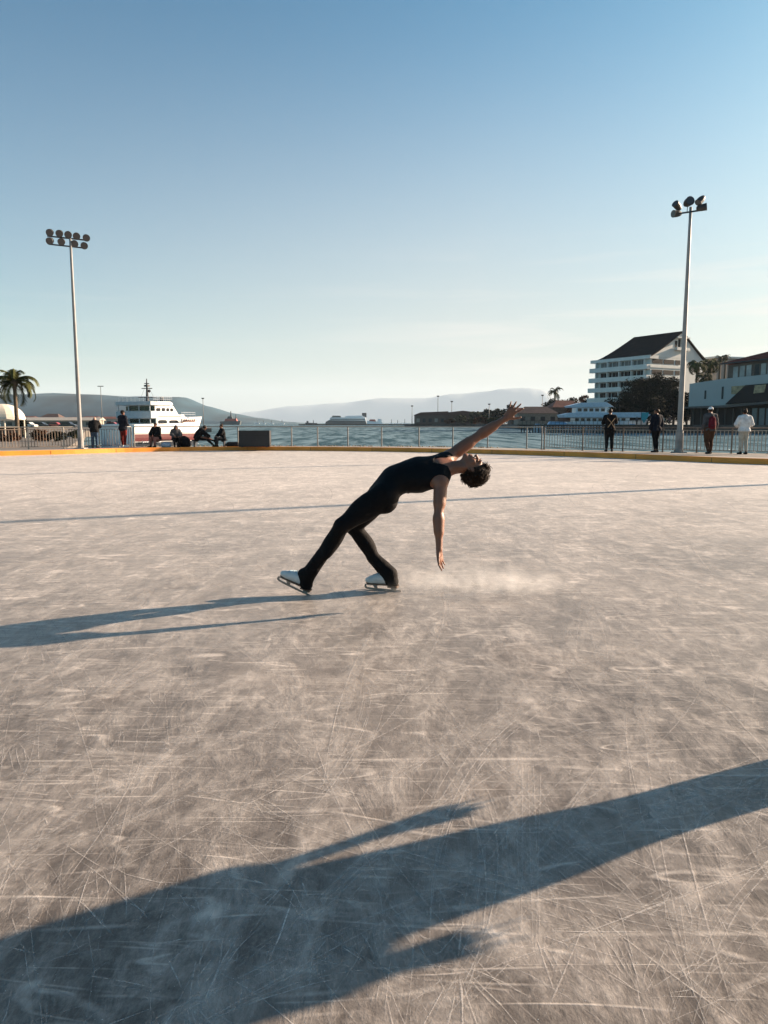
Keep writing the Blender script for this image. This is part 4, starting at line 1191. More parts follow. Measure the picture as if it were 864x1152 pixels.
# what they sit on
for (px, w_, lab, dz) in [(186, 1.55, 'low black bench carrying the two seated people nearest the ferry', .38), (236, 1.75, 'low black bench under the stretched-out person beside the case', .37)]:
    x = (px-432)/FPX*(Yb(px)*.9925+.15)
    bn = empty('bench', (x, Yb(px), KH-.012), 0, lab, 'bench', 'low benches along the rink edge')
    MB().box((0, 0, dz-.03), (w_, .42, .05)).build('seat', black, bn, bevel=.01)
    for sx_ in (-1, 1): MB().box((sx_*(w_/2-.12), 0, (dz-.055)/2), (.05, .36, dz-.055)).build('leg', dark_steel, bn)
def bag(px, Yo, s_, lab, m_):
    Yq = Yb(px)+Yo; x = (px-432)/FPX*(Yq*.9925+.15)
    F = Field((-.5, -.4, -.02), (.5, .4, .7), .02); F.add(ell(V((0, 0, s_[2]*.45)), ((1, 0, 0), (0, 1, 0), (0, 0, 1)), (s_[0]/2, s_[1]/2, s_[2]*.55)), .05); F.add(cap((-s_[0]*.3, 0, .12), (s_[0]*.3, 0, .12), .13, .13), .06); F.cut(V((0, 0, .0)), V((0, 0, -1))); F.rough(.012, 14, 3, 2)
    o = link_mesh('holdall', F.mesh('holdall'), m_, smooth=True, loc=(x, Yq, KH-.012)); tag(o, lab, 'bag')
    MB().tube([(-.12, -s_[1]*.35, s_[2]*.75), (-.08, -s_[1]*.35, s_[2]*1.02), (.08, -s_[1]*.35, s_[2]*1.02), (.12, -s_[1]*.35, s_[2]*.75)], .014, 6).build('handle', m_, o)
bag(207.5, -.15, (.62, .42, .55), 'black stuffed holdall on the ground right of the grey hooded person', black)
bag(187, -.28, (.40, .30, .26), 'pale blue-white bag on the ground between the first two seated people', fabric('paleblue', (.35, .42, .5)))
bag(262, .05, (.70, .3, .20), 'flat dark bag lying against the left end of the black case', charcoal)

# right-hand group
o, J, b = person(685, fy(685)-.40, R(-8), dict(elL=(-.27, .08, 1.18), wrL=(-.08, .26, 1.22), elR=(.27, .08, 1.20), wrR=(.10, .30, 1.28)), 'person in black with tan straps crossing the back, leftmost by the barred railing', dict(top=black, legs=black, puff=.03, hem=.05, loose=.02), h=1.80, hdir=((.6, .6, .3), (-.6, .6, .3)))
MB().tube([(-.17, -.15, 1.42), (0, -.195, 1.22), (.14, -.17, 1.02)], .013, 6).tube([(.17, -.15, 1.42), (0, -.195, 1.22), (-.14, -.17, 1.02)], .013, 6).build('straps', fabric('tan', (.45, .30, .18)), o)
o, J, b = person(737, fy(737)-.36, R(20), dict(knL=(-.05, .03, .50), knR=(.06, .02, .50), anL=(-.05, -.03, .085), anR=(.07, -.03, .085), toeL=(-.06, .14, .03), toeR=(.09, .14, .03)), 'slim person in dark jacket and tight dark trousers just left of the pale mast', dict(top=navy, legs=black, puff=.035, hem=.06, loose=.006), h=1.78, headfwd=(-.8, .6, 0))
o, J, b = person(797, fy(797)-.75, R(5), dict(anL=(-.05, -.10, .085), toeL=(-.06, .06, .03), anR=(.10, .06, .085), toeR=(.12, .22, .03), knR=(.09, .06, .5)), 'person with a dark red backpack, grey sleeves, white cap and brown trousers', dict(top=grey, legs=brown, puff=.03, hem=.06, loose=.03, cap=white), h=1.82)
F = Field((-.3, -.5, .8), (.3, .1, 1.6), .014); F.add(cap((0, -.20, 1.12), (0, -.19, 1.34), .15, .13, ((0, 1, 0), .62)), .03); F.add(cap((0, -.27, 1.08), (0, -.26, 1.18), .10, .09, ((0, 1, 0), .5)), .02)
bp_ = link_mesh('backpack', F.mesh('backpack'), [fabric('darkred', (.11, .012, .02))], smooth=True, loc=o.location); tag(bp_, 'dark red backpack on the back of the person in brown trousers', 'backpack')
MB().tube([(-.10, -.10, 1.44), (-.11, .05, 1.45), (-.13, .12, 1.30), (-.14, .02, 1.05)], .02, 6).tube([(.10, -.10, 1.44), (.11, .05, 1.45), (.13, .12, 1.30), (.14, .02, 1.05)], .02, 6).build('shoulder_strap', black, bp_)
MB().box((0, -.325, 1.12), (.17, .02, .012)).build('zip', dark_steel, bp_)
MB().tube([(-.04, -.20, 1.47), (0, -.20, 1.52), (.04, -.20, 1.47)], .01, 6).build('grab_loop', dark_steel, bp_)
person(835.5, fy(835)-.5, R(0), dict(elL=(-.31, .02, 1.19), wrL=(-.20, .20, 1.12), elR=(.31, .02, 1.19), wrR=(.20, .20, 1.12)), 'person in a puffy white jacket and cream trousers, hair in a bun, far right', dict(top=white, legs=cream, puff=.045, hem=.02, hair='bun', loose=.01), h=1.72, hdir=((.6, .6, 0), (-.6, .6, 0)))
# somebody standing outside the picture, whose shadow falls across the foreground
person(0, 0, R(114), dict(waist=(-.02, 0, 1.10), neck=(-.04, -.015, 1.46), head=(-.045, .02, 1.63), shL=(-.18, -.01, 1.42), shR=(.10, -.01, 1.42), elL=(-.215, -.03, 1.10), elR=(.165, -.03, 1.11), wrL=(-.272, .02, .88), wrR=(.285, .02, .79), knL=(-.05, .01, .52), knR=(.05, .01, .52), anL=(-.06, -.03, .085), anR=(.06, -.03, .085), toeL=(-.06, .14, .03), toeR=(.06, .14, .03)),
       'person standing close by just past the right edge, casting the broad foreground shadow', dict(top=charcoal, legs=black, puff=.03, hem=.02, loose=.028, spread=16, flank=[((-.10, 0, 1.26), (-.175, .01, .985), .09, .065)], offs=dict(torso=.066, pelvis=.072, uarm=.030, farm=.042)), h=1.76, z0=0.0, xy=(2.48, 3.135), vox=.012, hdir=((-.10, .05, -1), (.12, .05, -1)))

# ================================================================== LAND, TREES, BUILDINGS, BOATS
def gx(px, Y): return (px-432)/FPX*(Y*math.cos(PITCH)+1.5*math.sin(PITCH))
def pp(px, Y, z=0.0): return V((gx(px, Y), Y, z))
def land(name, pts, top, m_, bottom=-2.2):
    return tag(MB().prism([V((p.x, p.y, bottom)) for p in pts], (0, 0, top-bottom)).build(name, m_), kind='structure')
rock = mat('shore_rock', (0.09, 0.08, 0.07), 0.95, var=0.4, scale=0.5, bump=0.6, bscale=2)
gravel = mat('yard_ground', (0.12, 0.105, 0.09), 0.95, var=0.25, scale=0.4)
land('marina_ground', [pp(-900, 32), pp(-200, 32), pp(-60, 34), pp(0, 35), pp(40, 36.2), pp(75, 38), pp(86, 50), pp(92, 75), pp(96, 120), pp(150, 178), pp(238, 184), pp(238, 200), pp(130, 215), pp(110, 280), pp(-500, 300)], 0.1, gravel)
RZ = 0.8
land('harbour_ground', [pp(1500, 120), pp(900, 150), pp(772, 168), pp(690, 171), pp(625, 200), pp(600, 260), pp(560, 380), pp(530, 438), pp(462, 448), pp(455, 470), pp(560, 560), pp(800, 700), pp(1600, 700)], RZ, rock)
land('breakwater', [pp(338, 700), pp(400, 704), pp(470, 690), pp(475, 715), pp(400, 722), pp(336, 712)], 0.3, rock)

LEAVES = {}
def leafmat(name, c):
    m_, nt, b, out = newmat(name); N_, L_ = nt.nodes, nt.links
    oi_ = N_.new('ShaderNodeTexCoord'); nz = N_.new('ShaderNodeTexNoise'); nz.inputs['Scale'].default_value = 0.6; nz.inputs['Detail'].default_value = 3
    L_.new(oi_.outputs['Object'], nz.inputs['Vector'])
    rp = N_.new('ShaderNodeValToRGB'); rp.color_ramp.elements[0].position = .35; rp.color_ramp.elements[1].position = .68
    rp.color_ramp.elements[0].color = (c[0]*.55, c[1]*.55, c[2]*.55, 1); rp.color_ramp.elements[1].color = (c[0]*1.5, c[1]*1.4, c[2]*1.2, 1)
    L_.new(nz.outputs['Fac'], rp.inputs['Fac']); L_.new(rp.outputs['Color'], b.inputs['Base Color'])
    b.inputs['Roughness'].default_value = .8; b.inputs['Specular IOR Level'].default_value = .1
    return m_
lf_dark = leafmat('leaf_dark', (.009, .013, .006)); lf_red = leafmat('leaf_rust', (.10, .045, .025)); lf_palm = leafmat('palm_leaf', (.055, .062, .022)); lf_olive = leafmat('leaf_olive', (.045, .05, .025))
bark = mat('bark', (0.10, 0.075, 0.05), 0.9, var=.35, scale=6, bump=.5, bscale=12)

def tree(px, Y, top_py, wid_px, z0, label, m_, n=2600, seed=1, trunk_frac=.25, group=None, squash=1.0):
    rnd = random.Random(seed); p = pp(px, Y, z0); zt = pt(px, top_py, Y).z; Ht = zt-z0; Wd = wid_px/FPX*Y
    root = empty('broadleaf_tree', tuple(p), label=label, cat='tree', group=group)
    tr = MB(); r0 = max(.12, Ht*.028)
    tr.tube([(0, 0, -.2), (Ht*.01, 0, Ht*.2), (-Ht*.01, 0, Ht*.42), (0, 0, Ht*.65)], [r0*1.2, r0, r0*.75, r0*.35], 8)
    clumps = []
    for i in range(22):
        a = rnd.random()*6.283; rr = Wd*.5*math.sqrt(rnd.random())*.82; u = rnd.random()
        zc = Ht*(trunk_frac+(1-trunk_frac)*(.12+.75*u)); rr *= math.sqrt(max(.15, 1-((u-.42)/.62)**2))
        c = V((math.cos(a)*rr, math.sin(a)*rr*.8, zc)); clumps.append((c, min(Wd, Ht)*rnd.uniform(.17, .28)))
        tr.tube([(0, 0, Ht*rnd.uniform(.2, .45)), c*.5+V((0, 0, Ht*.16)), c], [r0*.45, r0*.28, r0*.1], 5)
    tr.build('trunk', bark, root, smooth=True)
    cr = MB(); lf = max(.16, Y/FPX*2.1)
    for i in range(int(n*3.0)):
        c, r = clumps[rnd.randrange(len(clumps))]
        d = V((rnd.gauss(0, 1), rnd.gauss(0, 1), rnd.gauss(0, 1))).normalized()*r*(rnd.random()**.45)*1.05
        q = c+V((d.x, d.y, d.z*.8*squash)); s_ = lf*rnd.uniform(.5, 1.3)
        a = V((rnd.gauss(0, 1), rnd.gauss(0, 1), rnd.gauss(0, .6))).normalized(); b = a.cross(V((rnd.gauss(0, 1), rnd.gauss(0, 1), rnd.gauss(0, 1)))).normalized()
        cr.quad(q-a*s_*.5, q+b*s_*.3, q+a*s_*.5, q-b*s_*.3)
    cr.build('crown', m_, root, fix=False)
    return root

def palm(px, Y, crown_py, rad_px, z0, label, seed=1, nf=26, leaf=lf_palm, lean_px=0, group=None, droop=1.0, trunk_r=.16):
    rnd = random.Random(seed); p = pp(px, Y, z0); zt = pt(px, crown_py, Y).z-z0; Rd = rad_px/FPX*Y
    root = empty('palm_tree', tuple(p), label=label, cat='palm tree', group=group)
    lx = lean_px/FPX*Y
    tr = MB(); n = 14
    tr.tube([(lx*(i/n)**1.6, 0, zt*i/n-.1) for i in range(n+1)], [trunk_r*(1.25-.45*i/n)*(1.0+.06*(i % 2)) for i in range(n+1)], 9)
    tr.ball((lx, 0, zt-.05), trunk_r*1.9, 9, 6, (1, 1, 1.4))
    tr.build('trunk', bark, root, smooth=True)
    fr = MB(); c = V((lx, 0, zt))
    for i in range(nf):
        a = 6.283*i/nf*2.618+rnd.uniform(-.2, .2); el = R(rnd.uniform(-25, 78)); L_ = Rd*rnd.uniform(.85, 1.12); seg = 10
        h = V((math.cos(a), math.sin(a), 0)); pts = [c.copy()]; e = el
        for k in range(seg):
            pts.append(pts[-1]+(h*math.cos(e)+V((0, 0, math.sin(e))))*L_/seg); e -= R(13)*droop*(.6+k*.12)
        side = h.cross(V((0, 0, 1)))
        fr.tube(pts, [.022*Rd*(1-.8*k/seg) for k in range(seg+1)], 4, caps=False)
        for k in range(2, seg*3):
            t = k/(seg*3); i0 = min(seg-1, int(t*seg)); q = pts[i0].lerp(pts[i0+1], t*seg-i0); d = (pts[i0+1]-pts[i0]).normalized()
            ll = L_*.26*(math.sin(math.pi*min(1, t*.92+.06)))**.6
            for sg in (-1, 1):
                v = (side*sg*.75+d*.55+V((0, 0, -.42*droop+rnd.uniform(-.12, .12)))).normalized()*ll*rnd.uniform(.85, 1.1)
                w_ = d*(.036*Rd)
                fr.tri(q-w_*.5, q+w_*.5, q+v)
    fr.build('crown', leaf, root, fix=False)
    return root

palm(20.5, 60, 430, 33, 0.1, 'palm with shaggy drooping fronds beside the white canopy at the far left', seed=12, nf=34, trunk_r=.15, lean_px=-.5, droop=1.0)
# --- white canopy kiosk
ck = pp(2, 62, 0.1); kio = empty('canopy_kiosk', tuple(ck), label='white rounded canopy on posts behind the leftmost stretch of fence', cat='kiosk')
cw = mat('canopy_white', (0.72, 0.66, 0.56), .7, var=.06)
rows = []
for i in range(9):
    t = i/8; w = 1.95*math.cos(t*1.35)+.02; z = 1.55+1.35*math.sin(t*1.45)
    rows.append([V((math.cos(2*math.pi*k/20)*w*1.02, math.sin(2*math.pi*k/20)*w*.8, z+(.10*abs(math.sin(5*2*math.pi*k/20)) if i == 0 else 0))) for k in range(20)])
MB().loft(rows, closed=True, caps=True).build('canopy', cw, kio, smooth=False)
for dx, dy in ((-1.6, -.9), (-.4, -1.2), (.9, -1.1), (1.6, .8), (-1.5, .9)): MB().tube([(dx, dy, 0), (dx, dy, 1.75)], .06, 6).build('post', cw, kio)
MB().box((0, .2, .45), (2.6, 1.2, .9)).box((0, .2, .93), (2.9, 1.5, .06)).build('counter', mat('counter_brown', (.09, .05, .035), .7), kio)
tree(26, 70, 466, 13, 0.1, 'small dark bush right of the palm trunk', lf_dark, 500, 7, .05)

for i, (px, Y, top, wd, c, lab) in enumerate([(44, 53, 483, 24, lf_red, 'brownish low shrub behind the second bay of the left fence'), (63, 52, 484, 26, lf_dark, 'dark low shrub behind the fence left of the mast'), (84, 62, 484, 16, lf_olive, 'olive shrub right behind the foot of the left mast'),
                                               (12, 51, 487, 26, lf_red, 'rusty low shrub under the white canopy')]):
    tree(px, Y, top, wd, 0.1, lab, c, 700, 80+i, .0)
# --- parked cars and low wall on the marina ground
def car(px, Y, rz, label, paint, L_=4.3, hgt=1.5):
    r_ = empty('parked_car', tuple(pp(px, Y, .1)), rz, label, 'car', 'cars parked by the marina wall')
    prof = [(-L_/2, .35), (-L_/2, .85), (-L_*.40, .95), (-L_*.27, hgt), (L_*.12, hgt), (L_*.27, .98), (L_*.46, .85), (L_/2, .65), (L_/2, .35)]
    MB().prism([V((x, -.85, z)) for x, z in prof], (0, 1.7, 0)).build('body', paint, r_, bevel=.06)
    gl = mat('car_glass', (.02, .025, .03), .1)
    MB().prism([V((x, -.87, z)) for x, z in [(-L_*.35, .99), (-L_*.25, hgt-.09), (L_*.10, hgt-.09), (L_*.22, 1.0)]], (0, 1.74, 0)).build('window', gl, r_)
    for x in (-L_*.31, L_*.31):
        for y in (-.78, .78): MB().tube([(x, y-.1, .33), (x, y+.1, .33)], .33, 14).build('wheel', mat('tyre', (.02, .02, .02), .8), r_)
dk = mat('car_dark', (.03, .03, .035), .3, coat=.6); wh = mat('car_white', (.6, .58, .55), .35, coat=.5); rdm = mat('car_red', (.30, .03, .02), .35, coat=.5)
car(46, 205, R(4), 'dark parked car nearest the palm, half hidden by the railings', dk, 4.6, 1.55)
car(77, 200, R(-3), 'dark estate car parked just left of the tall mast', dk, 4.6, 1.6)
car(63, 206, R(2), 'small red car parked between the two dark cars', rdm, 3.9)
car(33, 196, R(-8), 'white parked car at the foot of the palm trunk', wh, 4.2)
car(127, 190, R(4), 'dark red car parked just left of the ferry stern', rdm, 4.2)
hs = empty('boat_shed', tuple(pp(60, 262, .1)), R(2), 'long low cream shed roof behind the parked cars at left', 'shed')
MB().box((0, 0, 1.1), (34, 6, 2.2)).build('wall', mat('shed_wall', (.35, .30, .24), .9), hs)
MB().prism([V((-17.6, -3.6, 2.2)), V((-17.6, 0, 3.3)), V((-17.6, 3.6, 2.2))], (35.2, 0, 0)).build('roof', mat('shed_roof', (.42, .38, .32), .8), hs)
for k in range(7): MB().box((-14+4.6*k, -3.02, 1.0), (1.8, .06, 1.2)).build('window', mat('dark_glass', (.02, .025, .03), .15), hs)
random.seed(9)
bldm = [mat('stucco_a', (.38, .33, .28), .9), mat('stucco_b', (.30, .22, .18), .9), mat('stucco_c', (.45, .42, .38), .9), mat('stucco_d', (.28, .25, .22), .9)]
tile = mat('roof_tile', (.16, .06, .04), .8, var=.3, scale=.8); tile2 = mat('roof_brown', (.09, .055, .045), .8, var=.3, scale=.8)
glass = mat('window_glass', (.018, .022, .028), .3, spec=.25)
def house(px, Y, w, d, h, rh, z0, wm, rm, label, rz=0.0, group=None, cat='house', nwin=3, hip=True):
    r_ = empty('house', tuple(pp(px, Y, z0)), rz, label, cat, group)
    MB().box((0, 0, h/2), (w, d, h)).build('wall', wm, r_)
    o_ = .4
    a = [V((-w/2-o_, -d/2-o_, h)), V((w/2+o_, -d/2-o_, h)), V((w/2+o_, d/2+o_, h)), V((-w/2-o_, d/2+o_, h))]
    i_ = w*.25 if hip else 0
    e1, e2 = V((-w/2-o_+i_, 0, h+rh)), V((w/2+o_-i_, 0, h+rh))
    rf = MB(); n = len(rf.v); rf.v += [tuple(x) for x in a+[e1, e2]]
    rf.f += [(n, n+1, n+5, n+4), (n+2, n+3, n+4, n+5), (n+1, n+2, n+5), (n+3, n, n+4), (n+3, n+2, n+1, n)]
    rf.build('roof', rm, r_)
    for k in range(nwin):
        x = -w/2+w*(k+.5)/nwin; MB().box((x, -d/2-.03, h*.52), (w/nwin*.45, .08, h*.38)).build('window', glass, r_)
    return r_
for (px, w, h, rh, k, c) in [(32, 9, 3.0, 1.6, 0, 'cream cottage'), (60, 7, 3.4, 2.6, 2, 'narrow white house with a steep roof'), (88, 12, 2.8, 1.4, 3, 'low grey-tan house'), (104, 8, 3.0, 1.5, 1, 'brown house'), (126, 10, 2.9, 1.5, 0, 'cream house nearest the ferry')]:
    house(px, 292, w, 6, h, rh*.6, .1, bldm[k], tile if k != 2 else tile2, c+' across the marina under the dark hill', group=None)

# --- lamp posts
lamp_post(115, 434.5, 128, 'thin lamp post with two heads between the left mast and the ferry', .1, arms=2)
lamp_post(229, 448.5, 190, 'single thin lamp post just right of the ferry bow', .1)
lamp_post(463.5, 457, 452, 'short thin lamp post at the left end of the pier building', RZ)
lamp_post(492.5, 446, 456, 'tallest far lamp post, behind the flat-roofed pier building', RZ)
lamp_post(508, 452, 460, 'far lamp post second from left above the pier roofs', RZ)
lamp_post(550, 455, 330, 'round-headed lamp post above the low trees left of the raised hand', RZ)
lamp_post(609.5, 445, 300, 'slim lamp post left of the small hill palm', RZ)

# --- the pier building
pb = empty('pier_building', tuple(pp(521, 452, RZ)), 0, 'long low pier building with flat red-brown roofs beyond the railing', 'building')
wb = mat('pier_wall', (.10, .07, .055), .9, var=.3); rbm = mat('pier_roof', (.08, .035, .028), .8, var=.25)
u = 452/FPX
MB().box((-37*u, 0, 2.6), (34*u, 16, 5.2)).build('wall', wb, pb); MB().prism([V((-54.5*u, -9, 5.2)), V((-54.5*u, -9, 5.5)), V((-48*u, -9, 7.0)), V((-18*u, -9, 7.6)), V((-18*u, -9, 5.2))], (0, 18, 0)).build('roof', rbm, pb)
MB().box((4*u, 2, 2.8), (48*u, 16, 5.6)).build('wall', wb, pb); MB().prism([V((-19*u, -9, 5.6)), V((-18*u, -9, 7.0)), V((-2*u, -9, 8.0)), V((10*u, -9, 7.2)), V((30*u, -9, 7.4)), V((30*u, -9, 5.6))], (0, 20, 0)).build('roof', rbm, pb)
for k in range(14): MB().box(((-51+6.6*k)*u, -8.1 if k < 5 else -6.1, 2.2), (3.4*u, .15, 2.2)).build('window', glass if k % 3 else mat('lit_wall', (.30, .26, .21), .9), pb) if k < 12 else None
# wooded shore from the pier building to the jetty
for i, (px, Y, top, wd, c, lab) in enumerate([(535, 430, 463, 18, lf_olive, 'low olive tree at the right end of the pier building'), (548, 420, 461, 17, lf_dark, 'dark round tree second along the low shore'),
        (562, 400, 459, 20, lf_dark, 'dark tree just below the raised wrist'), (519, 436, 467, 12, lf_olive, 'small olive tree against the middle of the pier building'), (506, 436, 471, 14, lf_red, 'low rusty shrub against the left half of the pier building'), (553, 410, 466, 22, lf_olive, 'wide low olive tree between pier building and harbour houses'), (574, 380, 455, 15, lf_dark, 'taller dark tree directly behind the raised hand'), (541, 300, 469, 22, lf_red, 'reddish shrub at the waterline left of the jetty'),
        (556, 290, 470, 20, lf_olive, 'olive shrub behind the left end of the jetty'),
        (622, 330, 449, 26, lf_dark, 'broad dark tree under the small hill palm'), (640, 320, 446, 22, lf_dark, 'dark tree on the hill right of the small palm'), (606, 335, 459, 18, lf_red, 'rust-leaved tree over the tan harbour roof'),
        (656, 300, 442, 16, lf_red, 'rust-coloured tree at the left corner of the hotel'), (648, 290, 452, 20, lf_red, 'low rust-leaved tree behind the blue-white boat'), (661, 270, 448, 16, lf_dark, 'dark tree tight against the lowest hotel balcony')]):
    tree(px, Y, top, wd, RZ, lab, c, 900, 20+i, .12)
palm(623.5, 312, 441, 12, RZ, 'small palm silhouetted on the hill left of the hotel', seed=8, nf=20, trunk_r=.35)
hb = mat('harbour_stucco', (.13, .09, .07), .9, var=.3)
house(602, 280, 15, 9, 4.2, 2.6, RZ, mat('harbour_tan', (.24, .19, .15), .9, var=.3), tile2, 'tan harbour house with brown hipped roof right of the raised hand', 0, nwin=4)
house(585, 300, 9, 8, 4.6, 2.2, RZ, hb, tile, 'small red-roofed house hidden behind the raised hand', 0, nwin=2)
house(634, 296, 12, 8, 6.8, 2.8, RZ, hb, tile, 'taller red-roofed house among the trees left of the hotel', R(6), nwin=3)

# --- jetty on piles
jt = empty('jetty', tuple(pp(640, 168, RZ)), 0, 'dark timber jetty standing on close-set piles in the water', 'jetty')
a_, b_ = pp(584, 175, 0)-pp(640, 168, 0), pp(778, 163, 0)-pp(640, 168, 0)
tim = mat('wet_timber', (.045, .035, .028), .85, var=.4, scale=2)
MB().bar(a_+V((0, 0, .05)), b_+V((0, 0, .05)), 3.0, .35).build('deck', tim, jt)
for k in range(58):
    q = a_.lerp(b_, (k+.5)/58); MB().tube([q+V((random.uniform(-.1, .1), -1.3, .0)), q+V((random.uniform(-.1, .1), -1.35, -2.2))], random.uniform(.13, .2), 6).build('pile', tim, jt)
rl = MB(); rl.bar(a_+V((0, -1.3, 1.1)), b_+V((0, -1.3, 1.1)), .09)
for k in range(40): q = a_.lerp(b_, (k+.5)/40); rl.bar(q+V((0, -1.3, .2)), q+V((0, -1.3, 1.1)), .07)
rl.build('handrail', tim, jt)

# --- the hotel on the hill
hotel_white = mat('hotel_white', (.60, .61, .58), .8, var=.06, scale=.3); hroof = mat('hotel_roof', (.018, .012, .011), .9, spec=.1, var=.25, scale=.6, bump=.4, bscale=3)
C0 = pp(728.5, 235, RZ); dl = V((-.50, .866, 0)); dr = V((.866, .50, 0))
def sol(px, d, base=C0):
    k = (px-432)/FPX*math.cos(PITCH); off = (px-432)/FPX*1.5*math.sin(PITCH)
    return (k*base.y+off-base.x)/(d.x-k*d.y)
Ll, Lr = sol(667, dl), sol(787, dr)
ho = empty('hotel', tuple(C0), 0, 'white terraced hotel with long balconies and a steep dark gabled roof', 'hotel')
def zpx(py, Y): return pt(432, py, Y).z-RZ
def blk(name, l0, l1, r0, r1, z0, z1, m_, parent=ho, bevel=0):
    return MB().prism([dl*l0+dr*r0+V((0, 0, z0)), dl*l1+dr*r0+V((0, 0, z0)), dl*l1+dr*r1+V((0, 0, z0)), dl*l0+dr*r1+V((0, 0, z0))], (0, 0, z1-z0)).build(name, m_, parent)
eave = zpx(399.5, 235)
core = blk('wall', 1.4, Ll-1.5, .0, Lr, 0, eave-.4, hotel_white)
hg = mat('hotel_glass', (.014, .015, .016), .6, spec=.06); hgl = mat('hotel_curtain', (.16, .15, .14), .8)
levels = [eave-4.0-3.35*k for k in range(5)]
blk('roof_slab', -.6, Ll+1.2, -1.0, 3, eave-1.05, eave, hotel_white)
for k, z in enumerate(levels):
    b_o = blk('balcony', -.0, Ll+1.0+.25*k, -1.6, -.02, z-.35, z+1.15, hotel_white)
    # window band recessed behind each balcony
    nW = 11
    for i in range(nW):
        l0 = 2.0+(Ll-4.5)*i/nW; l1 = l0+(Ll-4.5)/nW*(.80 if i % 3 else .9)
        if l1 <= l0: continue
        blk('window', l0, l1, -.10, .2, z+.6, z+2.75, hgl if (i*7+k*3) % 7 == 0 else hg)
    # fin walls
    for i in range(5):
        l0 = 1.4+(Ll-3)*i/4; blk('fin', l0, l0+.3, -1.2, -.01, z+1.2, z+3.0, hotel_white)
blk('wall', 0, 1.38, 0, Lr-.02, 0, eave-.42, hotel_white)
for k in range(5):   # right-hand face: strips of windows
    z = levels[k]
    for (f0, f1) in ((.03, .22), (.24, .43), (.46, .55)):
        blk('window', -.12, .3, Lr*f0, Lr*f1, z+1.5, z+2.9, hg)
    blk('string_course', -.18, .2, -.2, Lr*.60, z+.2, z+.9, hotel_white)
# roof with gable on the right-hand face
apY = 240
ridge_r = sol(761.5, dr); zr = zpx(372.5, (C0+dr*ridge_r).y); zl_e = eave-.1
P_g0, P_g1, P_ap = dr*(-.3)+dl*(-.3)+V((0, 0, zl_e)), dr*(Lr+.3)+dl*(-.3)+V((0, 0, zl_e)), dr*ridge_r+dl*(-.3)+V((0, 0, zr))
MB().prism([dr*.2+V((0, 0, zl_e-.5)), dr*(Lr-.2)+V((0, 0, zl_e-.5)), dr*ridge_r+V((0, 0, zr-.7))], dl*.6).build('gable', hotel_white, ho)
rp_ = MB(); n = 10
Lrg = sol(709, dl, C0+dr*ridge_r)
for side, (Pe, sg) in enumerate(((-.6, 1), (Lr+.6, -1))):
    rows = []
    for i in range(n+1):
        t = i/n; zz_ = zl_e+(zr-zl_e)*(t**1.12)
        rr = Pe+(ridge_r-Pe)*t; l_end = (Ll-1.0)+(Lrg-(Ll-1.0))*(t**.75)
        rows.append([dr*rr+dl*(-.7)+V((0, 0, zz_)), dr*rr+dl*l_end+V((0, 0, zz_))])
    rp_.loft([[r[0] for r in rows], [r[1] for r in rows]])
    rp_.loft([[r[0]-V((0, 0, .35)) for r in rows], [r[1]-V((0, 0, .35)) for r in rows]])
    rp_.loft([[r[0] for r in rows], [r[0]-V((0, 0, .35)) for r in rows]])
    if side == 0: hipA = [r[1] for r in rows]
    else: hipB = [r[1] for r in rows]
rp_.loft([hipA, hipB])
rp_.build('roof', hroof, ho)
def gwin(r0, r1, z0, z1, nm='window', m_=hg): blk(nm, -.10, .3, r0, r1, z0, z1, m_)
zg = zpx(391, (C0+dr*ridge_r).y)
for k in range(4): gwin(ridge_r-3.0+1.6*k, ridge_r-1.9+1.6*k, zg, zg+(2.6 if k in (1, 2) else 2.0))
blk('balcony', -1.2, -.13, ridge_r-3.2, ridge_r+3.2, zg-1.0, zg-.1, hotel_white)
blk('balcony', -1.2, -.13, ridge_r-3.0, ridge_r+3.0, zg+2.9, zg+3.25, hotel_white)
# neighbouring flat roof behind
fr_ = empty('flat_roofed_block', tuple(pp(812, 262, RZ)), R(20), 'pale flat-roofed block just showing between the hotel gable and the palms', 'building')
MB().box((0, 0, 11.4), (17, 10, 22.8)).build('wall', bldm[3], fr_); MB().box((0, 0, 23.1), (19, 11, .6)).build('roof', hotel_white, fr_)

# dark trees in front of the hotel
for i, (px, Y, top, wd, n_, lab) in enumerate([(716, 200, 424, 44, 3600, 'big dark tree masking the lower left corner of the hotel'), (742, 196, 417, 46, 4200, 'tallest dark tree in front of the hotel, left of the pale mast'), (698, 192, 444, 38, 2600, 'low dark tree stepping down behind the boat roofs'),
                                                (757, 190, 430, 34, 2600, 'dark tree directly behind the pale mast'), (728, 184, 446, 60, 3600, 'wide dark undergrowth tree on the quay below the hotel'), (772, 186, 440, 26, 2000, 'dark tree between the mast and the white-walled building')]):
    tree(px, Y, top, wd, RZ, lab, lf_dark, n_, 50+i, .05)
for i, (px, Y, cp, rd, lab) in enumerate([(781, 200, 411, 17, 'palm with a heavy hanging crown just right of the pale mast'), (796, 206, 409, 16, 'second heavy-crowned palm, between mast and red roof'), (790, 192, 426, 15, 'lower palm in front of the other two beside the white wall'),
                                           (806, 215, 404, 9, 'thin palm showing one tuft left of the red roof'), (812, 222, 402, 7, 'slender small-headed palm against the sky by the red roof')]):
    palm(px, Y, cp, rd, RZ, lab, seed=30+i, nf=34 if rd > 12 else 14, leaf=lf_palm if i != 2 else lf_olive, droop=1.35 if rd > 12 else .9, trunk_r=.35)

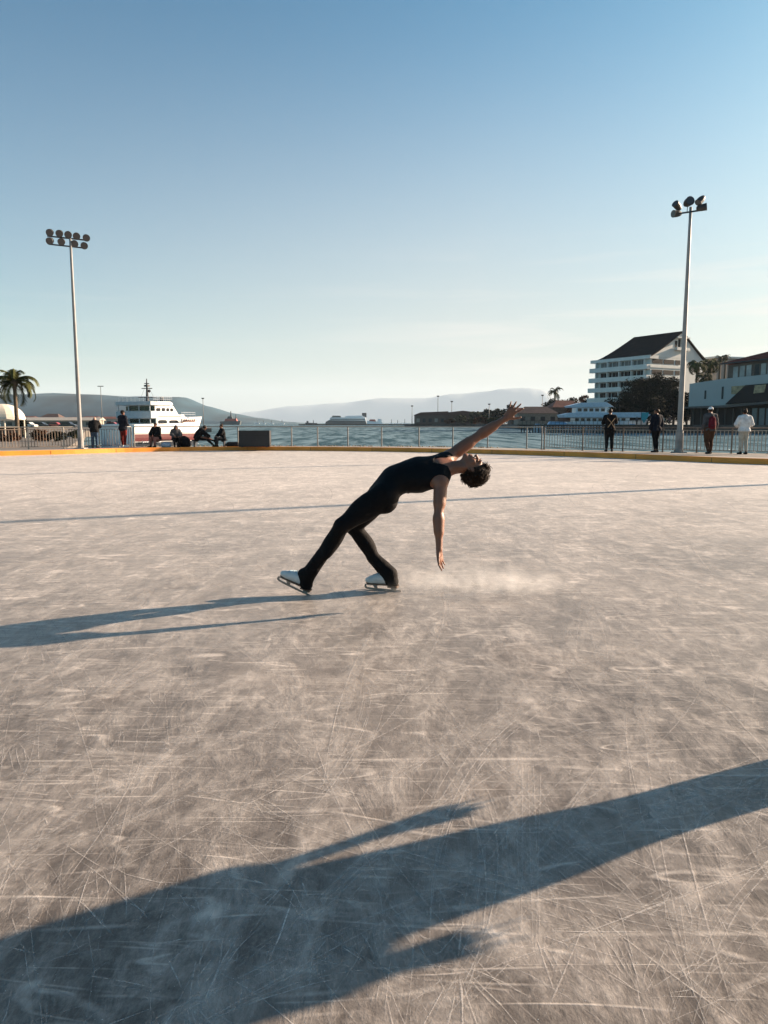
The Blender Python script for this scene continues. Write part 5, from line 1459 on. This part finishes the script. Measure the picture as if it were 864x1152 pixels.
# --- white-walled building with the red roof, far right
B0 = pp(775, 175, RZ); B1 = pp(864, 163, RZ); be = (B1-B0).normalized(); bn_ = V((be.y, -be.x, 0))
W2 = (B1-B0).length*2.0
rb_ = empty('waterfront_building', tuple(B0), 0, 'white-walled waterfront building with dark red roof and black awning', 'building')
greyw = mat('render_white', (.38, .385, .375), .85, var=.06, scale=.2)
def bq(px, py, out=0.0):
    t = sol(px, be, B0); P = B0+be*t; z = zpx(py, P.y); return be*t+V((0, 0, z))+bn_*out
def face(name, pts, out, th, m_, parent=rb_):
    return MB().prism([bq(x, y, out-th) for x, y in pts], bn_*th).build(name, m_, parent)
zf = 0
face('wall', [(775, 432), (811, 426.5), (864, 421), (960, 411), (960, 440), (864, 452), (817, 456), (775, 457.5)], 1.0, 12, greyw)
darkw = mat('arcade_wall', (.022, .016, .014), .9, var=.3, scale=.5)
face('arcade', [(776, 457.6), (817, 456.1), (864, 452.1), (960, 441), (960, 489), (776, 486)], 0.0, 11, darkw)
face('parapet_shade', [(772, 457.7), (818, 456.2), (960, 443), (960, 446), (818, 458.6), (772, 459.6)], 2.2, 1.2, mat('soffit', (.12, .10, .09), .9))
face('awning', [(817, 455), (826, 446), (838.5, 433.6), (864, 431.5), (960, 424), (960, 444), (864, 452)], 1.75, .7, mat('awning_black', (.014, .012, .012), .9))
face('window', [(792.2, 439.5), (794.2, 439.3), (794.2, 449), (792.2, 449)], 1.06, .2, glass); face('window', [(811.2, 435.2), (813.4, 435), (813.4, 449), (811.2, 449.2)], 1.06, .2, glass)
amber = mat('amber_pane', (.32, .22, .12), .25, var=.5, scale=1.2)
face('window', [(821.8, 434.8), (838, 433.6), (832, 441), (830, 443.6), (822, 443.6)], 1.06, .2, amber); 
face('window', [(849, 434), (861.5, 432.8), (860, 441.5), (848, 443)], 1.83, .2, amber)
brownw = mat('upper_wall', (.14, .10, .08), .85, var=.2, scale=.4)
face('upper_storey', [(811, 410), (811, 427), (960, 412), (960, 392), (864, 402.5)], -2.5, 8, brownw)
for k in range(9):
    x0 = 817+7.4*k+(1.5 if k > 2 else 0); face('window', [(x0, 412.2-.125*(x0-817)), (x0+5.4, 411.5-.125*(x0-817)), (x0+5.4, 424-.115*(x0-817)), (x0, 424.6-.115*(x0-817))], -2.42, .3, mat('curtained_glass', (.33, .31, .29), .35, var=.35, scale=.5) if k not in (3, 6) else glass)
# hipped red roof
def rpnt(px, py, out): return bq(px, py, out)
rr_ = MB(); e0, e1 = rpnt(803.5, 408.5, -1.2), rpnt(962, 391, -1.2); k0_, k1_ = rpnt(866, 389, -6), rpnt(962, 376, -6); f0, f1 = e0-bn_*11, e1-bn_*11
n = len(rr_.v); rr_.v += [tuple(x) for x in (e0, e1, k1_, k0_, f0, f1)]; rr_.f += [(n, n+1, n+2, n+3), (n, n+3, n+4), (n+4, n+3, n+2, n+5), (n, n+4, n+5, n+1), (n+1, n+5, n+2)]
rr_.build('roof', mat('red_roof', (.15, .036, .028), .85, spec=.1, var=.25, scale=1.0, bump=.4, bscale=5), rb_)
MB().bar(e0-V((0, 0, .16)), e1-V((0, 0, .16)), .3, .3).build('gutter', dark_steel, rb_)
for k, x0 in enumerate((845, 853, 861, 869)):
    face('glass_door', [(x0, 459.5), (x0+6, 459), (x0+6, 483), (x0, 483)], .06, .2, mat('door_glass', (.10, .13, .16), .15), rb_)
for k in range(9):
    face('column', [(779+9*k, 459.5), (780+9*k, 459.4), (780+9*k, 486), (779+9*k, 486)], .5, .45, mat('column_dark', (.08, .065, .055), .9), rb_)
tag(MB().prism([pp(770, 172, -2), pp(770, 166, -2), pp(1000, 145, -2), pp(1000, 152, -2)], (0, 0, RZ+2.15)).build('quay_edge', rock), kind='structure')

# --- blue and white boats by the trees
hullw = mat('hull_white', (.62, .66, .70), .35, var=.05); blue = mat('boat_blue', (.22, .42, .62), .45, var=.1); boatglass = mat('boat_glass', (.015, .02, .025), .12); hullred = mat('hull_red', (.10, .014, .016), .5); hulldk = mat('hull_dark', (.02, .025, .035), .4)
def hull_mesh(L_, W_, dr_, sheer, flare=1.0, n=14, stern=.85):
    """loft along x (bow +x), waterline at z=0"""
    rows = []
    for i in range(n+1):
        t = i/n; w = W_/2*(stern+(1-stern)*min(1, t*3))*(1 if t < .55 else max(.02, 1-((t-.55)/.45)**2.2))
        top = dr_+sheer*max(0, (t-.4)/.6)**1.6; xk = L_*t; fl = .62 if t < .6 else .62-.35*(t-.6)
        xt = L_*(t+.07*max(0, t-.7)/.3*flare)
        rows.append([V((xt, w, top)), V((xk+.3*(xt-xk), w*.93, top*.4)), V((xk, w*fl, -.25)), V((xk, 0, -.5)), V((xk, -w*fl, -.25)), V((xk+.3*(xt-xk), -w*.93, top*.4)), V((xt, -w, top))])
    return MB().loft(rows, closed=True, caps=True)
# two-deck white and blue boat at (632..725, 452..480)
Yb_ = 178; bo = empty('passenger_boat', tuple(pp(636, Yb_, SEA)), R(0), 'moored two-deck passenger boat with pale blue roofs beside the jetty', 'boat')
s_ = Yb_/FPX
def bz(py): return pt(432, py, Yb_).z-SEA
hull_mesh(86*s_, 5.2, bz(474.5), .6).build('hull', hullw, bo, smooth=False)
MB().box((38*s_, 0, (bz(470)+bz(475))/2), (60*s_, 4.4, bz(470)-bz(475))).build('cabin', hullw, bo)
for k in range(9): MB().box(((10+6.4*k)*s_, -2.22, (bz(470.6)+bz(474))/2), (4.2*s_, .06, bz(470.6)-bz(474))).build('window', boatglass, bo)
MB().prism([V((-5*s_, -2.9, bz(469.8))), V((-7*s_, -2.9, bz(466.8))), V((3*s_, -2.9, bz(464.5))), V((84*s_, -2.9, bz(464.0))), V((90*s_, -2.9, bz(466.8))), V((86*s_, -2.9, bz(469.8)))], (0, 5.8, 0)).build('roof', mat('roof_paleblue', (.45, .56, .66), .5), bo, bevel=.05)
MB().box((26*s_, 0, (bz(458.5)+bz(464.3))/2), (34*s_, 3.8, bz(458.5)-bz(464.3))).build('upper_cabin', hullw, bo)
for k in range(5): MB().box(((13+6.4*k)*s_, -1.93, (bz(459.6)+bz(463))/2), (4.2*s_, .06, bz(459.6)-bz(463))).build('window', boatglass, bo)
MB().prism([V((2*s_, -2.3, bz(458.6))), V((0, -2.3, bz(457))), V((14*s_, -2.3, bz(453.4))), V((42*s_, -2.3, bz(452.8))), V((50*s_, -2.3, bz(457.8)))], (0, 4.6, 0)).build('upper_roof', mat('roof_paleblue', (.45, .56, .66), .5), bo, bevel=.05)
MB().tube([(60*s_, 0, bz(464)), (60*s_, 0, bz(455))], .05, 6).tube([(56*s_, 0, bz(458)), (64*s_, 0, bz(458))], .03, 5).build('mast', dark_steel, bo)
b2 = empty('covered_boat', tuple(pp(614, 176, SEA)), R(-3), 'small white boat under a bright blue cover by the jetty piles', 'boat')
s2 = 176/FPX
hull_mesh(25*s2, 2.2, bz(478.2), .35).build('hull', hullw, b2)
MB().prism([V((1*s2, -1.0, bz(478.5))), V((4*s2, -.9, bz(474.2))), V((20*s2, -.8, bz(474.6))), V((25*s2, -.3, bz(477.5)))], (0, 1.9, 0)).build('cover', blue, b2, bevel=.08)
for i, (px, Yw, w_, lab) in enumerate([(600, 182, 11, 'small white dinghy left of the blue-covered boat'), (706, 174, 12, 'small pale dinghy tied right of the two-deck boat')]):
    d_ = empty('dinghy', tuple(pp(px, Yw, SEA)), R(4*i), lab, 'boat'); hull_mesh(w_*s2, 1.5, bz(478.5), .3).build('hull', hullw, d_); MB().box((w_*s2*.4, 0, bz(478.0)), (1.0, 1.0, .5)).build('cabin', blue, d_, bevel=.05)

# little figures and things on the jetty, seen over the railing
tl = fabric('teal', (.05, .33, .38))
fl = empty('feather_banner', tuple(pp(724.5, 170, RZ)), 0, 'teal tapering banner on a pole behind the barred railing', 'banner')
MB().tube([(-.8, 0, 0), (-.8, 0, 3.1)], .05, 6).build('pole', dark_steel, fl)
MB().prism([V((-.8, -.03, 3.0)), V((.95, -.03, 3.0)), V((.75, -.03, 1.9)), V((-.1, -.03, .5)), V((-.8, -.03, 1.6))], (0, .06, 0)).build('cloth', tl, fl)
for i, (px, hh, tp, lg, lab) in enumerate([(745.5, 3.1, cream, black, 'distant person in a cream top right of the teal banner'), (753, 3.0, pink, black, 'distant person in a pink top nearest the mast'), (716, 2.3, grey, charcoal, 'small distant person in grey left of the teal banner')]):
    person(px, 168.5, R(170+20*i), {}, lab, dict(top=tp, legs=lg, puff=.05, hem=.05), h=min(hh, 2.0), z0=RZ, vox=.03, group=None)

# --- the white ferry moored at left
F0 = pp(152, 68, SEA); hd = V((.50, .866, 0)); 
fe = empty('ferry', tuple(F0), math.atan2(hd.y, hd.x), 'white ferry with dark red waterline band moored behind the seated people', 'ferry')
# local frame: x = heading, y = port (away), z up; near side is y=0
def fpx(px, y=0.0):
    base = F0+V((-hd.y, hd.x, 0))*y; return sol(px, hd, base)
def fz(py, x, y=0.0): P = F0+hd*x+V((-hd.y, hd.x, 0))*y; return pt(432, py, P.y).z-SEA
BW = 5.0; LF = fpx(227, BW*.5)
fw = mat('ferry_white', (.80, .79, .76), .4, var=.04)
def fpoly(name, pts, y0, y1, m_, parent=fe, bevel=0):
    P_ = [V((fpx(x), y0, fz(y, fpx(x)))) for x, y in pts]
    return MB().prism(P_, (0, y1-y0, 0)).build(name, m_, parent, bevel=bevel)
# hull lofted so that the near side runs straight and the bow closes
rows = []
for i in range(15):
    t = i/14; x = LF*t; pxx = 432+FPX*(F0+hd*x).x/((F0+hd*x).y*math.cos(PITCH)+1.5*math.sin(PITCH)); sh_t = max(0, min(1, (pxx-205)/6)); top = fz(477.6-(pxx-152)*.03-sh_t*6.2, x); wn = 0 if t < .6 else ((t-.6)/.4)**2*BW*.48
    xk = x-(.9*max(0, t-.6)/.4)
    rows.append([V((x, BW-wn, top)), V((xk, BW*.97-wn, .9)), V((xk, BW*.9-wn*1.02, -.4)), V((xk, BW*.1+wn*1.02, -.4)), V((xk, BW*.03+wn, .9)), V((x, wn, top))])
hull = MB().loft(rows, closed=True, caps=True).build('hull', fw, fe)
def band(z0, z1, m_, nm, o=.02):
    r2 = []
    for r in rows:
        a, b, c = r[4], r[5], r[3]
        def lerpz(z):
            
            if z >= a.z: t = (z-a.z)/(b.z-a.z); return a.lerp(b, t)
            t = (z-c.z)/(a.z-c.z); return c.lerp(a, t)
        zm = min(max(.9, z0+.01), z1-.01)
        r2.append([lerpz(z)-V((0, o, 0)) for z in (z0, zm, z1)])
    MB().loft(r2).build(nm, m_, hull)
band(.55, 1.25, hullred, 'red_band'); band(-.3, .50, hulldk, 'boot_top', .024)
band(fz(487.2, 3), fz(486.6, 3), mat('rub_rail', (.3, .3, .3), .6), 'rub_rail', .05)
# superstructure
sup = fpoly('main_cabin', [(179.5, 478), (179.5, 466.8), (208.5, 466.8), (214, 470.5), (214, 476)], .30, BW-.25, fw)
fpoly('upper_cabin', [(180, 466.9), (180, 455.8), (198, 455.8), (201, 457.2), (206.5, 466.9)], .55, BW-.5, fw, bevel=.03)
fpoly('wheelhouse_roof', [(177, 455.9), (178, 451.5), (196, 451.8), (198.5, 453.4), (199, 455.9)], .35, BW-.3, fw, bevel=.03)
fpoly('deck_slab', [(176.5, 468.1), (176.5, 466.4), (209, 466.6), (209, 468.0)], .12, BW-.1, fw)
stern_x = fpx(179.5)
# open after decks: white slabs and bulwarks, their shade put into the colour
shade = mat('ferry_white_shaded', (.40, .44, .46), .6, var=.08)
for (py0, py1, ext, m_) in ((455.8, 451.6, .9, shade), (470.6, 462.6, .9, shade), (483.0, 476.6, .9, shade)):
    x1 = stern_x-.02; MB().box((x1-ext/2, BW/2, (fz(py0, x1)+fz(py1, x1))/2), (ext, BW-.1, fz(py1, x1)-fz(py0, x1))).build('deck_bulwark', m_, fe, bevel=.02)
for z0_, z1_ in ((462.5, 455.9), (476.5, 470.7)):
    for k in range(4): MB().tube([(stern_x-.8, .3+k*(BW-.6)/3, fz(z0_, stern_x)), (stern_x-.8, .3+k*(BW-.6)/3, fz(z1_, stern_x))], .05, 6).build('stanchion', shade, fe)
    MB().box((stern_x-.01, BW/2, (fz(z0_, stern_x)+fz(z1_, stern_x))/2), (.06, BW-1.0, (fz(z1_, stern_x)-fz(z0_, stern_x))*.75)).build('window', boatglass, fe)
for (xa, xb, ya, yb) in ((181.0, 191.5, 478.2, 472.2), (194, 208, 478.0, 472.4)):
    pass
for (xa, xb, ya, yb, yy, nm) in ((181.5, 186.2, 462.6, 458.8, .55, 'window'), (187.6, 191.4, 462.6, 458.8, .55, 'window'), (192.8, 195.8, 462.8, 459.0, .55, 'window'), (197.2, 200.2, 463, 459.2, .55, 'window'), (181, 191, 477, 472.4, .30, 'window'), (193.4, 203.4, 477, 472.6, .30, 'window')):
    cx_, cy_ = (xa+xb)/2, (ya+yb)/2; pts = []
    for k in range(16):
        a = 2*math.pi*k/16; ex_, ey_ = math.copysign(abs(math.cos(a))**.55, math.cos(a)), math.copysign(abs(math.sin(a))**.55, math.sin(a))
        x = fpx(cx_+ex_*(xb-xa)/2); pts.append(V((x, yy-.035, fz(cy_+ey_*(ya-yb)/2, x))))
    MB().prism(pts, (0, .05, 0)).build(nm, boatglass, fe)
# ship's name in loose brown brushed letters near the bow, and a white script on the dark hull
def script(x0, x1, py, hgt, m_, nm, y0, n=7, seed=2):
    rnd = random.Random(seed); m2 = MB(); pts = []
    for k in range(n*8+1):
        t = k/(n*8); px_ = x0+(x1-x0)*t; am = hgt*(1.0 if k < 8 else .55)
        pyy = py-am*math.sin(k*math.pi/4+.4)+hgt*.2*rnd.uniform(-1, 1)-t*hgt*.2
        x = fpx(px_+hgt*.45*math.cos(k*math.pi/4)); yy = y0(t)
        pts.append(V((x, yy, fz(pyy, x))))
    m2.tube(pts, .05, 4); m2.build(nm, m_, fe)
def hull_y(px_, z):
    x = fpx(px_); t = max(0, min(1, x/LF)); wn = 0 if t < .6 else ((t-.6)/.4)**2*BW*.48
    return wn
script(204, 222, 473.2, 2.1, mat('brush_brown', (.22, .10, .06), .6), 'name_lettering', lambda t: hull_y(204+18*t, 0)-.06, 7)
script(160, 181, 497.0, 1.1, mat('script_white', (.6, .6, .62), .6), 'stern_lettering', lambda t: -.03+.10, 9, 5)
# top hamper: mast, radar, rails, funnel
mx_ = fpx(167.5, 2.4)
mm = MB(); zt_ = fz(426, mx_, 2.4); zb_ = fz(452, mx_, 2.4)
mm.tube([(mx_, 2.4, zb_), (mx_, 2.4, zt_)], [.16, .04], 8)
for py, w_ in ((437, 1.1), (447, 1.9), (431.5, .5)): mm.tube([(mx_-.2*w_, 2.4+w_/2*.9, fz(py, mx_, 2.4)), (mx_+.2*w_, 2.4-w_/2*.9, fz(py, mx_, 2.4))], .045, 6)
mm.box((mx_, 2.4, fz(434, mx_, 2.4)), (.3, .5, .16)); mm.ball((mx_, 2.1, fz(440, mx_, 2.4)), .15, 8, 5)
for sgn in (-1, 1): mm.tube([(mx_, 2.4+sgn*.9, fz(447, mx_, 2.4)), (mx_, 2.4, fz(431, mx_, 2.4))], .012, 4)
mm.build('mast', mat('mast_dark', (.03, .03, .035), .6), fe)
fx_ = fpx(183.5, 1.2); MB().tube([(fx_, 1.2, fz(452.5, fx_, 1.2)), (fx_, 1.2, fz(447.6, fx_, 1.2))], [.22, .17], 10).box((fx_, 1.2, fz(446.9, fx_, 1.2)), (.3, .3, .1)).build('funnel', hulldk, fe)
rr = MB()
for (xa, xb, py, y0) in ((178, 199, 451.5, .5), (207, 225, 468.6, .25)):
    n = 9
    for k in range(n+1):
        x = fpx(xa)+(fpx(xb)-fpx(xa))*k/n; z = fz(py, x); rr.tube([(x, y0+(hull_y(xb, 0)*k/n if xa > 200 else 0), z), (x, y0+(hull_y(xb, 0)*k/n if xa > 200 else 0), z+.42)], .015, 4)
    for dz in (.22, .42): rr.tube([(fpx(xa), y0, fz(py, fpx(xa))+dz), (fpx(xb), y0+(hull_y(xb, 0) if xa > 200 else 0), fz(py, fpx(xb))+dz)], .015, 4)
for k in range(8): y = .5+(BW-1)*k/7; x = stern_x-.85; rr.tube([(x, y, fz(451.5, x)), (x, y, fz(451.5, x)+.42)], .015, 4)
rr.tube([(stern_x-.85, .5, fz(451.5, stern_x)+.42), (stern_x-.85, BW-.5, fz(451.5, stern_x)+.42)], .015, 4)
rr.build('deck_rail', hullw, fe)

# --- ships far out
def ship(px0, px1, Y, lab, prof, cols, extra=None, name='ship', cat='ship'):
    L_ = gx(px1, Y)-gx(px0, Y); k = Y/FPX
    r_ = empty(name, tuple(pp(px0, Y, SEA)), 0, lab, cat)
    for nm, pts, m_, w_ in prof:
        MB().prism([V(((x-px0)*k, -w_/2, max(-.5, pt(432, y, Y).z-SEA))) for x, y in pts], (0, w_, 0)).build(nm, m_, r_)
    return r_, k
grn = mat('ship_grey', (.05, .065, .07), .6); wht = mat('ship_white', (.8, .8, .8), .5); rdh = mat('ship_red', (.35, .07, .05), .6)
Yf = 1150
ship(366, 413, Yf, 'white and grey car ferry far out, dead centre between two railing posts', [
    ('hull', [(366, 479), (367, 474.5), (370, 472.8), (411, 473.2), (412.5, 479)], grn, 16), ('deck_house', [(371, 472.9), (372, 469.6), (411, 469.6), (411.5, 473.3)], wht, 14), ('window_band', [(372, 472.2), (372.5, 471.2), (410, 471.3), (410.5, 472.2)], grn, 14.6),
    ('bridge', [(373, 469.7), (374.5, 467.6), (383, 467.8), (384, 469.7)], grn, 10), ('upper_deck', [(388, 469.7), (389, 467.9), (408, 467.6), (409, 469.7)], wht, 11), ('funnel', [(407, 468), (407, 464.6), (412, 464.4), (412, 469.6)], hulldk, 6)], None)
ship(413, 431, 1100, 'small white boat with a red deck right behind the far ferry', [('hull', [(413, 479), (413, 473.5), (430, 475), (430.5, 479)], wht, 6), ('cabin', [(415, 474.5), (416, 471.8), (422, 471.8), (423, 474.5)], rdh, 5), ('bridge', [(424, 475), (425, 471.2), (429, 471.6), (429.5, 475)], wht, 4)], None)
ship(249, 271, 900, 'grey naval-looking ship far out right of the ferry', [('hull', [(249, 478), (248, 474.2), (252, 474), (271, 473.6), (270, 478)], grn, 8), ('deck_house', [(253, 474), (254, 471), (266, 471), (267, 474)], rdh, 6), ('bridge', [(256, 471), (257, 468.4), (261, 468.4), (262, 471)], grn, 5), ('mast', [(259.2, 468.5), (259.6, 462.5), (260.2, 462.5), (260.6, 468.5)], grn, 1), ('mast', [(265, 471), (265.3, 466), (265.8, 466), (266, 471)], grn, 1)], None)
ship(344, 357, 1000, 'low dark workboat left of the far car ferry', [('hull', [(344, 478.5), (343.5, 475.4), (357, 476), (357, 478.5)], hulldk, 6), ('cabin', [(345, 476), (345, 473.6), (347, 473.6), (347, 476)], hulldk, 4), ('mast', [(352, 476), (352.2, 472.6), (352.7, 472.6), (353, 476)], hulldk, .8)], None)
for i, (px, tp, Y, lab) in enumerate([(289, 472.5, 1400, 'tiny sailing boat under the slope of the near hill'), (296, 473.2, 1500, 'tiny pale sail second right of the grey ship'), (305, 472.8, 1450, 'tiny white sail midway to the workboat'), (317, 472.2, 1300, 'tiny yacht with a leaning mast above the black case'), (440, 471.6, 900, 'small moored yacht right of the red-decked boat'), (447, 472.4, 880, 'small moored yacht midway to the pier building'), (455, 471.4, 860, 'small moored yacht nearest the pier building')]):
    r_, k = ship(px-2.5, px+3, Y, lab, [('hull', [(px-2.5, 478), (px-2.5, 476.4), (px+3, 476.2), (px+2.5, 478)], wht, 3), ('mast', [(px, 476.4), (px+.1, tp), (px+.5, tp), (px+.6, 476.4)], grn, .5)], None, name='yacht', cat='yacht')

# --- drifting ice dust thrown up by the blade
m = bpy.data.materials.new('ice_mist'); m.use_nodes = True; nt = m.node_tree; nt.nodes.remove(nt.nodes['Principled BSDF']); N, L = nt.nodes, nt.links
pv = N.new('ShaderNodeVolumePrincipled'); pv.inputs['Color'].default_value = (.95, .95, .95, 1); pv.inputs['Anisotropy'].default_value = .2
tc = N.new('ShaderNodeTexCoord')
mp = N.new('ShaderNodeMapping'); mp.inputs['Scale'].default_value = (1/1.05, 1/.48, 1/.27); L.new(tc.outputs['Object'], mp.inputs['Vector'])
ln = N.new('ShaderNodeVectorMath'); ln.operation = 'LENGTH'; L.new(mp.outputs[0], ln.inputs[0])
fo = rng(ln.outputs['Value'], 1.0, 0.15, 0, 1, True)
nn = rng(noise_n(5.5, 5, .65, .8).outputs['Fac'], .40, .72)
L.new(mth('MULTIPLY', mth('MULTIPLY', fo, nn), MIST), pv.inputs['Density'])
L.new(pv.outputs[0], nt.nodes['Material Output'].inputs['Volume'])
mist = MB().box((0, 0, .158), (2.2, 1.0, .30)); o = mist.build('ice_mist', m, loc=(.78, 6.0, .003)); tag(o, kind='stuff')
